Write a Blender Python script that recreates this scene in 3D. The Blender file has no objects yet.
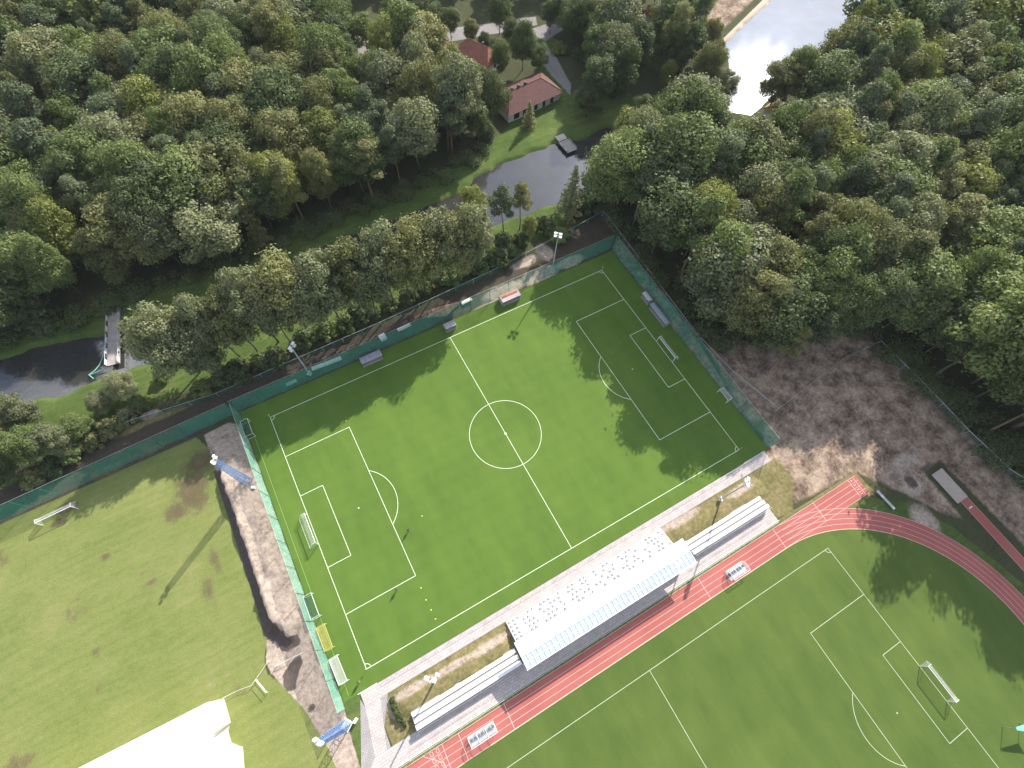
import bpy, math, random
import numpy as np
from mathutils import Vector, Matrix

random.seed(7)
RNG = np.random.default_rng(11)
scene = bpy.context.scene
COL = scene.collection

# ------------------------------------------------------------------ camera
CAM_R = np.array([[0.8743, -0.4840, 0.0372], [-0.4219, -0.7960, -0.4341], [0.24015836, 0.36380686, -0.89998252]])
_u, _s, _v = np.linalg.svd(CAM_R)
CAM_R = _u @ _v
CAM_C = np.array([-24.64171627, -38.41808508, 123.38197557])
CAM_F = 514.9162
cam_data = bpy.data.cameras.new("camera")
cam_data.sensor_width = 36.0
cam_data.lens = CAM_F / 1024.0 * 36.0
cam_data.clip_start = 1.0
cam_data.clip_end = 6000.0
cam = bpy.data.objects.new("camera", cam_data)
M = Matrix.Identity(4)
for i in range(3):
    M[i][0] = CAM_R[0][i]
    M[i][1] = -CAM_R[1][i]
    M[i][2] = -CAM_R[2][i]
    M[i][3] = CAM_C[i]
cam.matrix_world = M
COL.objects.link(cam)
scene.camera = cam


def G(px, py, z=0.0):
    """survey: where the sight line through a photo point meets the level z"""
    d = np.array([(px - 512) / CAM_F, (py - 384) / CAM_F, 1.0]) @ CAM_R
    t = (z - CAM_C[2]) / d[2]
    p = CAM_C + t * d
    return (float(p[0]), float(p[1]))


def PJ(P):
    d = (np.asarray(P, float) - CAM_C) @ CAM_R.T
    return d[..., :2] / d[..., 2:3] * CAM_F + np.array([512.0, 384.0])


# ------------------------------------------------------------------ light
SUN_AZ, SUN_EL = math.radians(33.3), math.radians(33.0)
SUN_V = Vector((math.cos(SUN_AZ) * math.cos(SUN_EL), math.sin(SUN_AZ) * math.cos(SUN_EL), math.sin(SUN_EL)))
sun_d = bpy.data.lights.new("sun", 'SUN')
sun_d.energy = 5.0
sun_d.angle = math.radians(0.53)
sun_d.color = (1.0, 0.93, 0.81)
sun = bpy.data.objects.new("sun", sun_d)
sun.rotation_euler = SUN_V.to_track_quat('Z', 'Y').to_euler()
sun.location = (60, 40, 200)
COL.objects.link(sun)

world = bpy.data.worlds.new("World")
scene.world = world
world.use_nodes = True
nt = world.node_tree
nt.nodes.clear()
N = nt.nodes.new
sky = N('ShaderNodeTexSky')
sky.sky_type = 'NISHITA'
sky.sun_disc = False
sky.sun_elevation = SUN_EL
sky.sun_rotation = math.radians(90) - SUN_AZ
sky.air_density = 1.0
sky.dust_density = 1.2
sky.ozone_density = 1.0
tc = N('ShaderNodeTexCoord')
mp = N('ShaderNodeMapping')
mp.inputs['Scale'].default_value = (1.0, 1.0, 2.2)
mp.inputs['Location'].default_value = (0.35, 0.1, 0.0)
nz = N('ShaderNodeTexNoise')
nz.inputs['Scale'].default_value = 2.6
nz.inputs['Detail'].default_value = 7
nz.inputs['Roughness'].default_value = 0.55
rp = N('ShaderNodeValToRGB')
rp.color_ramp.elements[0].position = 0.50
rp.color_ramp.elements[0].color = (0, 0, 0, 1)
rp.color_ramp.elements[1].position = 0.62
rp.color_ramp.elements[1].color = (1, 1, 1, 1)
mx = N('ShaderNodeMix')
mx.data_type = 'RGBA'
mx.inputs['B'].default_value = (11.0, 11.2, 11.8, 1)
bg = N('ShaderNodeBackground')
bg.inputs['Strength'].default_value = 0.106
out = N('ShaderNodeOutputWorld')
L = nt.links.new
L(tc.outputs['Generated'], mp.inputs['Vector'])
L(mp.outputs['Vector'], nz.inputs['Vector'])
L(nz.outputs['Fac'], rp.inputs['Fac'])
L(rp.outputs['Color'], mx.inputs['Factor'])
L(sky.outputs['Color'], mx.inputs['A'])
# bright hazy sky and a white cloud close to the sun
nrm = N('ShaderNodeVectorMath')
nrm.operation = 'NORMALIZE'
dt = N('ShaderNodeVectorMath')
dt.operation = 'DOT_PRODUCT'
dt.inputs[1].default_value = tuple(SUN_V)
L(tc.outputs['Generated'], nrm.inputs[0])
L(nrm.outputs['Vector'], dt.inputs[0])


def wmath(op, a, b=None, c=None, clamp=False):
    q = N('ShaderNodeMath')
    q.operation = op
    q.use_clamp = clamp
    for i_, v_ in enumerate((a, b, c)):
        if v_ is None:
            continue
        if isinstance(v_, (int, float)):
            q.inputs[i_].default_value = v_
        else:
            L(v_, q.inputs[i_])
    return q.outputs['Value']


au = wmath('POWER', wmath('MAXIMUM', dt.outputs['Value'], 0.0), 55.0)
n3 = N('ShaderNodeTexNoise')
n3.inputs['Scale'].default_value = 22.0
n3.inputs['Detail'].default_value = 6
L(nrm.outputs['Vector'], n3.inputs['Vector'])
cl = wmath('MULTIPLY_ADD', wmath('ADD', dt.outputs['Value'], wmath('MULTIPLY_ADD', n3.outputs['Fac'], 0.020, -0.010)), 500.0, -0.9945 * 500.0, clamp=True)
a1 = N('ShaderNodeMix')
a1.data_type = 'RGBA'
a1.blend_type = 'ADD'
a1.inputs['Factor'].default_value = 1.0
glow = N('ShaderNodeMix')
glow.data_type = 'RGBA'
glow.inputs['A'].default_value = (0, 0, 0, 1)
glow.inputs['B'].default_value = (12.0, 16.0, 25.0, 1)
L(au, glow.inputs['Factor'])
L(mx.outputs['Result'], a1.inputs['A'])
L(glow.outputs['Result'], a1.inputs['B'])
a2 = N('ShaderNodeMix')
a2.data_type = 'RGBA'
a2.inputs['B'].default_value = (60.0, 60.0, 62.0, 1)
L(cl, a2.inputs['Factor'])
L(a1.outputs['Result'], a2.inputs['A'])
L(a2.outputs['Result'], bg.inputs['Color'])
L(bg.outputs['Background'], out.inputs['Surface'])

scene.view_settings.view_transform = 'Standard'
scene.view_settings.look = 'None'
scene.view_settings.gamma = 1.0
scene.view_settings.use_curve_mapping = False
scene.view_settings.exposure = 0.74
scene.cycles.max_bounces = 6
scene.cycles.diffuse_bounces = 3
scene.cycles.glossy_bounces = 3
scene.cycles.transmission_bounces = 4
scene.cycles.transparent_max_bounces = 12
scene.cycles.caustics_reflective = False
scene.cycles.caustics_refractive = False
scene.cycles.use_denoising = True


# ------------------------------------------------------------------ materials
def srgb(r, g, b):
    return tuple(((c / 255.0) / 12.92 if c / 255.0 <= 0.04045 else ((c / 255.0 + 0.055) / 1.055) ** 2.4) for c in (r, g, b))


class Mat:
    """small wrapper for building node materials"""

    def __init__(self, name):
        self.m = bpy.data.materials.new(name)
        self.m.use_nodes = True
        self.t = self.m.node_tree
        self.t.nodes.clear()
        self.out = self.n('ShaderNodeOutputMaterial')
        self.tc = self.n('ShaderNodeTexCoord')
        self.obj = self.tc.outputs['Object']

    def n(self, k):
        return self.t.nodes.new(k)

    def l(self, a, b):
        self.t.links.new(a, b)

    def noise(self, scale, detail=4, rough=0.55, vec=None, stretch=None):
        q = self.n('ShaderNodeTexNoise')
        q.inputs['Scale'].default_value = scale
        q.inputs['Detail'].default_value = detail
        q.inputs['Roughness'].default_value = rough
        v = vec or self.obj
        if stretch:
            mpn = self.n('ShaderNodeMapping')
            mpn.inputs['Scale'].default_value = stretch
            self.l(v, mpn.inputs['Vector'])
            v = mpn.outputs['Vector']
        self.l(v, q.inputs['Vector'])
        return q.outputs['Fac']

    def ramp(self, fac, stops):
        r = self.n('ShaderNodeValToRGB')
        els = r.color_ramp.elements
        els[0].position, els[0].color = stops[0][0], (*stops[0][1], 1)
        els[1].position, els[1].color = stops[-1][0], (*stops[-1][1], 1)
        for p, c in stops[1:-1]:
            e = els.new(p)
            e.color = (*c, 1)
        self.l(fac, r.inputs['Fac'])
        return r.outputs['Color']

    def mix(self, fac, a, b, blend='MIX'):
        q = self.n('ShaderNodeMix')
        q.data_type = 'RGBA'
        q.blend_type = blend
        for s, v in (('Factor', fac), ('A', a), ('B', b)):
            if isinstance(v, (int, float)):
                q.inputs[s].default_value = v
            elif isinstance(v, tuple):
                q.inputs[s].default_value = (*v, 1)
            else:
                self.l(v, q.inputs[s])
        return q.outputs['Result']

    def math(self, op, a, b=None, c=None, clamp=False):
        q = self.n('ShaderNodeMath')
        q.operation = op
        q.use_clamp = clamp
        for i, v in enumerate((a, b, c)):
            if v is None:
                continue
            if isinstance(v, (int, float)):
                q.inputs[i].default_value = v
            else:
                self.l(v, q.inputs[i])
        return q.outputs['Value']

    def attr(self, name):
        q = self.n('ShaderNodeAttribute')
        q.attribute_name = name
        return q.outputs['Fac']

    def bsdf(self, color, rough=0.8, metal=0.0, spec=0.3, bump=None, bump_dist=0.05, bump_strength=0.6, **kw):
        b = self.n('ShaderNodeBsdfPrincipled')
        if isinstance(color, tuple):
            b.inputs['Base Color'].default_value = (*color, 1)
        else:
            self.l(color, b.inputs['Base Color'])
        b.inputs['Roughness'].default_value = rough
        b.inputs['Metallic'].default_value = metal
        b.inputs['Specular IOR Level'].default_value = spec
        for k, v in kw.items():
            b.inputs[k].default_value = v
        if bump is not None:
            bp = self.n('ShaderNodeBump')
            bp.inputs['Distance'].default_value = bump_dist
            bp.inputs['Strength'].default_value = bump_strength
            self.l(bump, bp.inputs['Height'])
            self.l(bp.outputs['Normal'], b.inputs['Normal'])
        return b.outputs['BSDF']

    def done(self, shader):
        self.l(shader, self.out.inputs['Surface'])
        return self.m


def simple(name, col, rough=0.6, metal=0.0, var=0.12, scale=3.0, spec=0.3, bump=0.0):
    k = Mat(name)
    nf = k.noise(scale, 5)
    lo = tuple(max(0.0, c * (1 - var)) for c in col)
    hi = tuple(min(1.0, c * (1 + var)) for c in col)
    c = k.ramp(nf, [(0.3, lo), (0.7, hi)])
    return k.done(k.bsdf(c, rough, metal, spec, bump=nf if bump else None, bump_dist=bump))


def net_mat(name, col, cover, wave):
    """see-through netting: fine strands with open gaps"""
    k = Mat(name)
    nf = k.noise(0.35, 4)
    c = k.ramp(nf, [(0.3, tuple(v * 0.75 for v in col)), (0.7, col)])
    d = k.n('ShaderNodeBsdfDiffuse')
    k.l(c, d.inputs['Color'])
    tr = k.n('ShaderNodeBsdfTransparent')
    fl = k.noise(0.12, 3)
    f = k.math('MULTIPLY_ADD', fl, wave, cover - wave * 0.5, clamp=True)
    ms = k.n('ShaderNodeMixShader')
    k.l(f, ms.inputs['Fac'])
    k.l(tr.outputs['BSDF'], ms.inputs[1])
    k.l(d.outputs['BSDF'], ms.inputs[2])
    return k.done(ms.outputs['Shader'])


def leaf_mat(name, c0, c1, c2):
    """leaves: three natural hues spread leaf by leaf and tree by tree"""
    k = Mat(name)
    oi = k.n('ShaderNodeObjectInfo')
    geo = k.n('ShaderNodeNewGeometry')
    n1 = k.noise(0.45, 3)
    n2 = k.noise(2.6, 3)
    f = k.math('ADD', k.math('MULTIPLY', n1, 0.45), k.math('MULTIPLY_ADD', n2, 0.24, 0.055))
    f = k.math('ADD', f, k.math('MULTIPLY', geo.outputs['Random Per Island'], 0.16))
    f = k.math('ADD', f, k.math('MULTIPLY_ADD', oi.outputs['Random'], 0.30, -0.13))
    c = k.ramp(f, [(0.25, c0), (0.5, c1), (0.78, c2)])
    d = k.bsdf(c, 0.62, 0.0, 0.25)
    tr = k.n('ShaderNodeBsdfTranslucent')
    k.l(k.mix(1.0, c, (1.0, 1.0, 0.55), 'MULTIPLY'), tr.inputs['Color'])
    ms = k.n('ShaderNodeMixShader')
    ms.inputs['Fac'].default_value = 0.34
    k.l(d, ms.inputs[1])
    k.l(tr.outputs['BSDF'], ms.inputs[2])
    return k.done(ms.outputs['Shader'])


LEAF = {
    'dark green': leaf_mat('leaf_dark_green', (0.075, 0.105, 0.044), (0.124, 0.162, 0.066), (0.187, 0.226, 0.099)),
    'mid green': leaf_mat('leaf_mid_green', (0.097, 0.136, 0.050), (0.166, 0.216, 0.074), (0.254, 0.304, 0.112)),
    'olive': leaf_mat('leaf_olive', (0.124, 0.138, 0.055), (0.207, 0.217, 0.088), (0.295, 0.296, 0.125)),
    'grey green': leaf_mat('leaf_grey_green', (0.132, 0.152, 0.081), (0.213, 0.235, 0.122), (0.311, 0.331, 0.181)),
    'yellow green': leaf_mat('leaf_yellow_green', (0.144, 0.172, 0.045), (0.239, 0.266, 0.074), (0.336, 0.350, 0.116)),
    'bluish green': leaf_mat('leaf_bluish_green', (0.091, 0.122, 0.067), (0.151, 0.188, 0.101), (0.226, 0.260, 0.142)),
}
BARK = simple('bark', (0.12, 0.095, 0.075), 0.9, var=0.35, scale=1.5)
PINE_BARK = simple('pine_bark', (0.22, 0.15, 0.105), 0.9, var=0.3, scale=1.5)
WHITE = simple('white_paint', (0.80, 0.80, 0.80), 0.45, var=0.03)
WHITE_CONC = simple('white_concrete', (0.74, 0.73, 0.74), 0.8, var=0.06, scale=1.2)
SEAT_WHITE = simple('white_plastic', (0.78, 0.78, 0.78), 0.4, var=0.04)
SEAT_SHADE = simple('seat_shade_grey', (0.24, 0.25, 0.26), 0.5, var=0.1)  # colour of the seats that stand in for shade in the stand
STEEL = simple('galvanised_steel', (0.42, 0.43, 0.44), 0.45, 0.6, var=0.1)
DARK_STEEL = simple('dark_steel', (0.07, 0.075, 0.08), 0.5, 0.3, var=0.2)
BLUE_STEEL = simple('blue_painted_steel', (0.16, 0.27, 0.50), 0.5, 0.1, var=0.12)
PALE_STEEL = simple('pale_grey_steel', (0.52, 0.53, 0.54), 0.5, 0.2, var=0.08)
YELLOW = simple('yellow_paint', (0.62, 0.55, 0.16), 0.5, var=0.1)
CONE_Y = simple('yellow_plastic', (0.75, 0.66, 0.10), 0.5, var=0.05)
GREEN_POST = simple('green_post', (0.05, 0.16, 0.12), 0.5, var=0.15)
TURQ = simple('turquoise_hose', (0.25, 0.55, 0.47), 0.5, var=0.1)
GREEN_NET = net_mat('green_netting', (0.07, 0.42, 0.30), 0.38, 0.5)
PALE_GREEN_NET = net_mat('pale_green_netting', (0.24, 0.66, 0.47), 0.42, 0.25)
WHITE_NET = net_mat('white_netting', (0.85, 0.85, 0.85), 0.2, 0.15)
GREY_MESH = net_mat('grey_wire_mesh', (0.35, 0.38, 0.37), 0.22, 0.15)
RED_ROOF = simple('orange_red_roof_tile', (0.29, 0.115, 0.078), 0.7, var=0.2, scale=0.8)
BROWN_ROOF = simple('brown_red_roof_tile', (0.115, 0.050, 0.046), 0.8, var=0.18, scale=0.8)
TAN_ROOF = simple('tan_thatch', (0.42, 0.30, 0.16), 0.9, var=0.25, scale=1.5)
WALL = simple('white_plaster', (0.68, 0.66, 0.62), 0.85, var=0.06)
DARK_GLASS = simple('dark_window_glass', (0.03, 0.035, 0.04), 0.12, var=0.2, spec=0.6)
WOOD = simple('weathered_wood', (0.36, 0.33, 0.30), 0.85, var=0.22, scale=2.5)
BROWN_WOOD = simple('brown_wood', (0.14, 0.09, 0.06), 0.8, var=0.25)
SAND = simple('pit_sand', (0.46, 0.39, 0.33), 0.95, var=0.12, scale=1.2)
RUBBER = simple('black_rubber_border', (0.045, 0.042, 0.042), 0.8, var=0.2)
PURPLE_ROOF = simple('grey_violet_sheet', (0.30, 0.28, 0.34), 0.55, var=0.1)
RED_PAINT = simple('faded_red_sheet', (0.48, 0.10, 0.10), 0.5, var=0.15)
ORANGE_SOIL = simple('orange_soil', (0.42, 0.26, 0.17), 0.95, var=0.3, scale=1.3, bump=0.1)
SKIN = simple('skin', (0.50, 0.31, 0.23), 0.6, var=0.05)
HAIR = simple('hair', (0.05, 0.035, 0.025), 0.7, var=0.2)
BLACK_CLOTH = simple('black_cloth', (0.03, 0.03, 0.035), 0.85, var=0.2)
NAVY_CLOTH = simple('navy_cloth', (0.04, 0.05, 0.10), 0.85, var=0.2)
WHITE_CLOTH = simple('white_cloth', (0.6, 0.6, 0.6), 0.85, var=0.1)
LAMP_GLASS = simple('lamp_glass', (0.72, 0.74, 0.76), 0.15, var=0.03, spec=0.6)


def line_mat(name, col):
    k = Mat(name)
    nf = k.noise(1.3, 4)
    c = k.ramp(nf, [(0.25, tuple(v * 0.84 for v in col)), (0.6, col)])
    return k.done(k.bsdf(c, 0.8, 0, 0.2))


LINE = line_mat('white_line_paint', (0.74, 0.80, 0.62))
LINE_WORN = line_mat('worn_chalk_line', (0.46, 0.52, 0.36))
LINE_TRACK = line_mat('track_line_paint', (0.72, 0.66, 0.62))
LINE_CREAM = line_mat('cream_kerb_paint', (0.66, 0.52, 0.38))


def turf_mat(name, c0, c1, period, amp, fine, patch, seam):
    """mown turf: pale and deep bands left by the roller, patches, fine grain"""
    k = Mat(name)
    sep = k.n('ShaderNodeSeparateXYZ')
    k.l(k.obj, sep.inputs['Vector'])
    n_big = k.noise(0.045, 5, 0.6)
    n_mid = k.noise(0.35, 5, 0.6, stretch=(1.0, 0.35, 1.0))
    n_fine = k.noise(5.0, 3, 0.7)
    x = k.math('MULTIPLY_ADD', n_mid, 0.8, sep.outputs['X'])
    s = k.math('SINE', k.math('MULTIPLY', x, 2 * math.pi / period))
    s = k.math('MULTIPLY', k.math('MULTIPLY', s, 3.0, clamp=False), 0.3)
    s = k.math('MINIMUM', k.math('MAXIMUM', s, -0.5), 0.5)
    y = k.math('SINE', k.math('MULTIPLY', sep.outputs['Y'], 2 * math.pi / seam))
    f = k.math('MULTIPLY_ADD', s, amp, 0.5)
    f = k.math('MULTIPLY_ADD', y, amp * 0.35, f)
    f = k.math('ADD', f, k.math('MULTIPLY_ADD', n_big, patch, -patch * 0.5))
    f = k.math('ADD', f, k.math('MULTIPLY_ADD', n_mid, patch * 0.7, -patch * 0.35))
    f = k.math('ADD', f, k.math('MULTIPLY_ADD', n_fine, fine, -fine * 0.5))
    c = k.ramp(f, [(0.0, c0), (1.0, c1)])
    return k.done(k.bsdf(c, 0.85, 0, 0.15, bump=n_fine, bump_dist=0.04, bump_strength=0.4))


TURF = turf_mat('artificial_turf', (0.054, 0.112, 0.016), (0.134, 0.208, 0.038), 9.2, 0.07, 0.75, 0.75, 3.7)
INFIELD = turf_mat('mown_natural_grass', (0.043, 0.084, 0.015), (0.122, 0.168, 0.038), 8.7, 0.08, 0.8, 0.8, 11.0)


def track_mat():
    k = Mat('red_running_track')
    n1 = k.noise(0.12, 4)
    n2 = k.noise(9.0, 3)
    f = k.math('ADD', k.math('MULTIPLY', n1, 0.6), k.math('MULTIPLY', n2, 0.4))
    c = k.ramp(f, [(0.3, (0.33, 0.098, 0.085)), (0.7, (0.43, 0.142, 0.122))])
    return k.done(k.bsdf(c, 0.85, 0, 0.2, bump=n2, bump_dist=0.01))


TRACK = track_mat()


def paver_mat(name, c0, c1, bw, bh):
    k = Mat(name)
    br = k.n('ShaderNodeTexBrick')
    br.inputs['Scale'].default_value = 1.0
    br.inputs['Brick Width'].default_value = bw
    br.inputs['Row Height'].default_value = bh
    br.inputs['Mortar Size'].default_value = 0.03
    br.inputs['Color1'].default_value = (*c0, 1)
    br.inputs['Color2'].default_value = (*c1, 1)
    br.inputs['Mortar'].default_value = (*tuple(v * 0.6 for v in c0), 1)
    k.l(k.obj, br.inputs['Vector'])
    nf = k.noise(0.5, 5, 0.65)
    c = k.mix(1.0, br.outputs['Color'], k.ramp(nf, [(0.3, (0.82, 0.80, 0.80)), (0.7, (1.0, 1.0, 1.0))]), 'MULTIPLY')
    return k.done(k.bsdf(c, 0.85, 0, 0.25, bump=nf, bump_dist=0.01))


PAVER = paver_mat('pale_pink_pavers', (0.50, 0.45, 0.44), (0.57, 0.52, 0.50), 1.0, 0.5)
PAVER2 = paver_mat('grey_pavers', (0.36, 0.34, 0.34), (0.43, 0.40, 0.40), 0.6, 0.3)


def roof_panel_mat():
    k = Mat('milky_polycarbonate')
    sep = k.n('ShaderNodeSeparateXYZ')
    k.l(k.obj, sep.inputs['Vector'])
    nf = k.noise(0.8, 3)
    c = k.ramp(nf, [(0.3, (0.43, 0.51, 0.62)), (0.7, (0.50, 0.57, 0.67))])
    d = k.bsdf(c, 0.25, 0, 0.5)
    tr = k.n('ShaderNodeBsdfTransparent')
    tr.inputs['Color'].default_value = (0.86, 0.92, 1.0, 1)
    ms = k.n('ShaderNodeMixShader')
    ms.inputs['Fac'].default_value = 0.10
    k.l(d, ms.inputs[1])
    k.l(tr.outputs['BSDF'], ms.inputs[2])
    return k.done(ms.outputs['Shader'])


POLY = roof_panel_mat()


def clear_mat():
    k = Mat('clear_canopy_sheet')
    d = k.bsdf((0.62, 0.66, 0.70), 0.15, 0, 0.5)
    tr = k.n('ShaderNodeBsdfTransparent')
    ms = k.n('ShaderNodeMixShader')
    nf = k.noise(1.0, 3)
    k.l(k.math('MULTIPLY_ADD', nf, 0.3, 0.05), ms.inputs['Fac'])
    k.l(tr.outputs['BSDF'], ms.inputs[1])
    k.l(d, ms.inputs[2])
    return k.done(ms.outputs['Shader'])


CLEAR = clear_mat()


def water_mat(name, deep, ripple, rough, ior):
    k = Mat(name)
    n1 = k.noise(0.9, 4, 0.6)
    n2 = k.noise(0.12, 2)
    h = k.math('MULTIPLY_ADD', n2, 0.6, n1)
    c = k.ramp(n2, [(0.3, deep), (0.7, tuple(v * 1.5 for v in deep))])
    b = k.bsdf(c, rough, 0, 0.5, bump=h, bump_dist=ripple, bump_strength=1.0, IOR=ior)
    return k.done(b)


STREAM = water_mat('stream_water', (0.034, 0.034, 0.034), 0.012, 0.03, 2.1)
LAKE = water_mat('lake_water', (0.05, 0.07, 0.09), 0.006, 0.04, 1.5)


def ground_mat():
    k = Mat('ground_soil_and_grass')
    nb = k.noise(0.06, 5, 0.6)
    nm = k.noise(0.5, 6, 0.65)
    nf = k.noise(3.2, 5, 0.7)
    nff = k.noise(0.22, 5, 0.7)
    f = k.math('ADD', k.math('MULTIPLY', nm, 0.5), k.math('MULTIPLY', nf, 0.5))
    fb = k.math('ADD', k.math('MULTIPLY', nb, 0.5), k.math('MULTIPLY', f, 0.5))
    ng = k.noise(1.1, 8, 0.78)
    fg = k.math('ADD', k.math('MULTIPLY', ng, 0.7), k.math('MULTIPLY', nff, 0.3))
    nst = k.noise(0.9, 5, 0.7, stretch=(0.12, 1.0, 1.0))
    fs = k.math('ADD', k.math('MULTIPLY', fb, 0.55), k.math('ADD', k.math('MULTIPLY', nst, 0.25), k.math('MULTIPLY', ng, 0.2)))
    edge = k.math('MULTIPLY_ADD', f, 1.0, -0.5)

    def mask(name, soft=1.0):
        a = k.attr(name)
        m = k.math('MULTIPLY_ADD', edge, soft, a)
        m = k.math('MULTIPLY_ADD', k.math('SUBTRACT', m, 0.5), 4.0, 0.5, clamp=True)
        return m

    forest = k.ramp(fg, [(0.36, (0.035, 0.045, 0.020)), (0.5, (0.072, 0.072, 0.038)), (0.6, (0.058, 0.088, 0.030))])
    lush = k.ramp(fs, [(0.34, (0.030, 0.055, 0.016)), (0.5, (0.078, 0.120, 0.030)), (0.64, (0.17, 0.19, 0.070))])
    field = k.ramp(fs, [(0.34, (0.095, 0.130, 0.035)), (0.46, (0.158, 0.194, 0.055)), (0.54, (0.200, 0.222, 0.074)), (0.64, (0.265, 0.248, 0.118))])
    worn = k.ramp(f, [(0.35, (0.080, 0.072, 0.036)), (0.65, (0.165, 0.135, 0.075))])
    dirt = k.ramp(fg, [(0.36, (0.17, 0.13, 0.105)), (0.48, (0.36, 0.29, 0.24)), (0.6, (0.50, 0.41, 0.345))])
    soil = k.ramp(fg, [(0.3, (0.042, 0.036, 0.028)), (0.55, (0.080, 0.067, 0.052)), (0.75, (0.135, 0.115, 0.085))])
    bare = k.ramp(k.math('ADD', k.math('MULTIPLY', nff, 0.6), k.math('MULTIPLY', ng, 0.4)), [(0.38, (0.080, 0.055, 0.040)), (0.47, (0.205, 0.150, 0.115)), (0.54, (0.33, 0.25, 0.19)), (0.64, (0.50, 0.41, 0.31))])
    bank = k.ramp(fg, [(0.36, (0.095, 0.098, 0.034)), (0.5, (0.190, 0.165, 0.072)), (0.62, (0.300, 0.235, 0.135))])
    sand = k.ramp(fb, [(0.3, (0.42, 0.34, 0.26)), (0.7, (0.62, 0.53, 0.43))])
    yard = k.ramp(fb, [(0.3, (0.20, 0.185, 0.18)), (0.7, (0.32, 0.30, 0.30))])
    c = forest
    for nm_, col, s in (('lush', lush, 0.8), ('yard', yard, 0.6), ('bare', bare, 0.9), ('soil', soil, 0.9), ('field', field, 0.6), ('bank', bank, 0.5), ('dirt', dirt, 0.9),
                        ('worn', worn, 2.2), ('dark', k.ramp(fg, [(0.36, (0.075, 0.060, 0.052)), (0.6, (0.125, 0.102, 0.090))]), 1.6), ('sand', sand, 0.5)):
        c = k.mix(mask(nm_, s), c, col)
    return k.done(k.bsdf(c, 0.95, 0, 0.1, bump=f, bump_dist=0.25, bump_strength=0.7))


GROUND = ground_mat()
RIBBON_GRASS = simple('verge_grass', (0.135, 0.150, 0.050), 0.95, var=0.35, scale=1.2, bump=0.05)


# ------------------------------------------------------------------ mesh helpers
def link_mesh(name, verts, faces, mat, parent=None, smooth=False, loc=None):
    me = bpy.data.meshes.new(name)
    me.from_pydata([tuple(v) for v in verts], [], faces)
    me.update()
    if smooth:
        me.polygons.foreach_set('use_smooth', [True] * len(me.polygons))
    if mat is not None:
        me.materials.append(mat)
    o = bpy.data.objects.new(name, me)
    COL.objects.link(o)
    if parent is not None:
        o.parent = parent
    if loc is not None:
        o.location = loc
    return o


class MB:
    def __init__(self):
        self.v, self.f = [], []

    def add(self, vs, fs):
        b = len(self.v)
        self.v += [tuple(x) for x in vs]
        self.f += [tuple(i + b for i in f) for f in fs]
        return self

    def box(self, c, s, rz=0.0, tilt=None):
        x, y, z = (q / 2 for q in s)
        vs = [Vector((sx * x, sy * y, sz * z)) for sz in (-1, 1) for sx, sy in ((-1, -1), (1, -1), (1, 1), (-1, 1))]
        m = Matrix.Rotation(rz, 3, 'Z')
        if tilt:
            m = m @ Matrix.Rotation(tilt, 3, 'X')
        vs = [m @ v + Vector(c) for v in vs]
        return self.add(vs, [(3, 2, 1, 0), (4, 5, 6, 7), (0, 1, 5, 4), (1, 2, 6, 5), (2, 3, 7, 6), (3, 0, 4, 7)])

    def tube(self, pts, r, n=8, r1=None, cap=True):
        pts = [Vector(p) for p in pts]
        rs = [r + ((r if r1 is None else r1) - r) * i / max(1, len(pts) - 1) for i in range(len(pts))]
        vs, fs = [], []
        for i, p in enumerate(pts):
            d = (pts[min(i + 1, len(pts) - 1)] - pts[max(i - 1, 0)]).normalized()
            a = d.orthogonal().normalized() if i == 0 else (a - d * a.dot(d)).normalized()
            b = d.cross(a)
            for j in range(n):
                t = 2 * math.pi * j / n
                vs.append(p + (a * math.cos(t) + b * math.sin(t)) * rs[i])
        for i in range(len(pts) - 1):
            for j in range(n):
                fs.append((i * n + j, i * n + (j + 1) % n, (i + 1) * n + (j + 1) % n, (i + 1) * n + j))
        if cap:
            fs.append(tuple(range(n - 1, -1, -1)))
            fs.append(tuple((len(pts) - 1) * n + j for j in range(n)))
        return self.add(vs, fs)

    def prism(self, poly, z0, z1):
        n = len(poly)
        vs = [(p[0], p[1], z0) for p in poly] + [(p[0], p[1], z1) for p in poly]
        fs = [tuple(range(n - 1, -1, -1)), tuple(range(n, 2 * n))] + [(i, (i + 1) % n, n + (i + 1) % n, n + i) for i in range(n)]
        return self.add(vs, fs)

    def ribbon(self, path, w, z, closed=False):
        """flat painted line of width w along a path"""
        P = [Vector((p[0], p[1])) for p in path]
        n = len(P)
        vs, fs = [], []
        for i in range(n):
            a = P[i - 1] if (i > 0 or closed) else P[i]
            b = P[(i + 1) % n] if (i < n - 1 or closed) else P[i]
            d = (b - a).normalized()
            q = Vector((-d.y, d.x)) * w / 2
            vs += [(P[i].x + q.x, P[i].y + q.y, z), (P[i].x - q.x, P[i].y - q.y, z)]
        for i in range(n if closed else n - 1):
            j = (i + 1) % n
            fs.append((2 * i + 1, 2 * j + 1, 2 * j, 2 * i))
        return self.add(vs, fs)

    def build(self, name, mat, parent=None, smooth=False):
        return link_mesh(name, self.v, self.f, mat, parent, smooth)


def props(o, label=None, cat=None, group=None, kind=None):
    for k_, v_ in (('label', label), ('category', cat), ('group', group), ('kind', kind)):
        if v_:
            o[k_] = v_
    return o


def thing(name, label, cat, loc=(0, 0, 0), rz=0.0, group=None):
    o = bpy.data.objects.new(name, None)
    o.empty_display_size = 0.5
    COL.objects.link(o)
    o.location = loc
    o.rotation_euler = (0, 0, rz)
    return props(o, label, cat, group)


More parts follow.
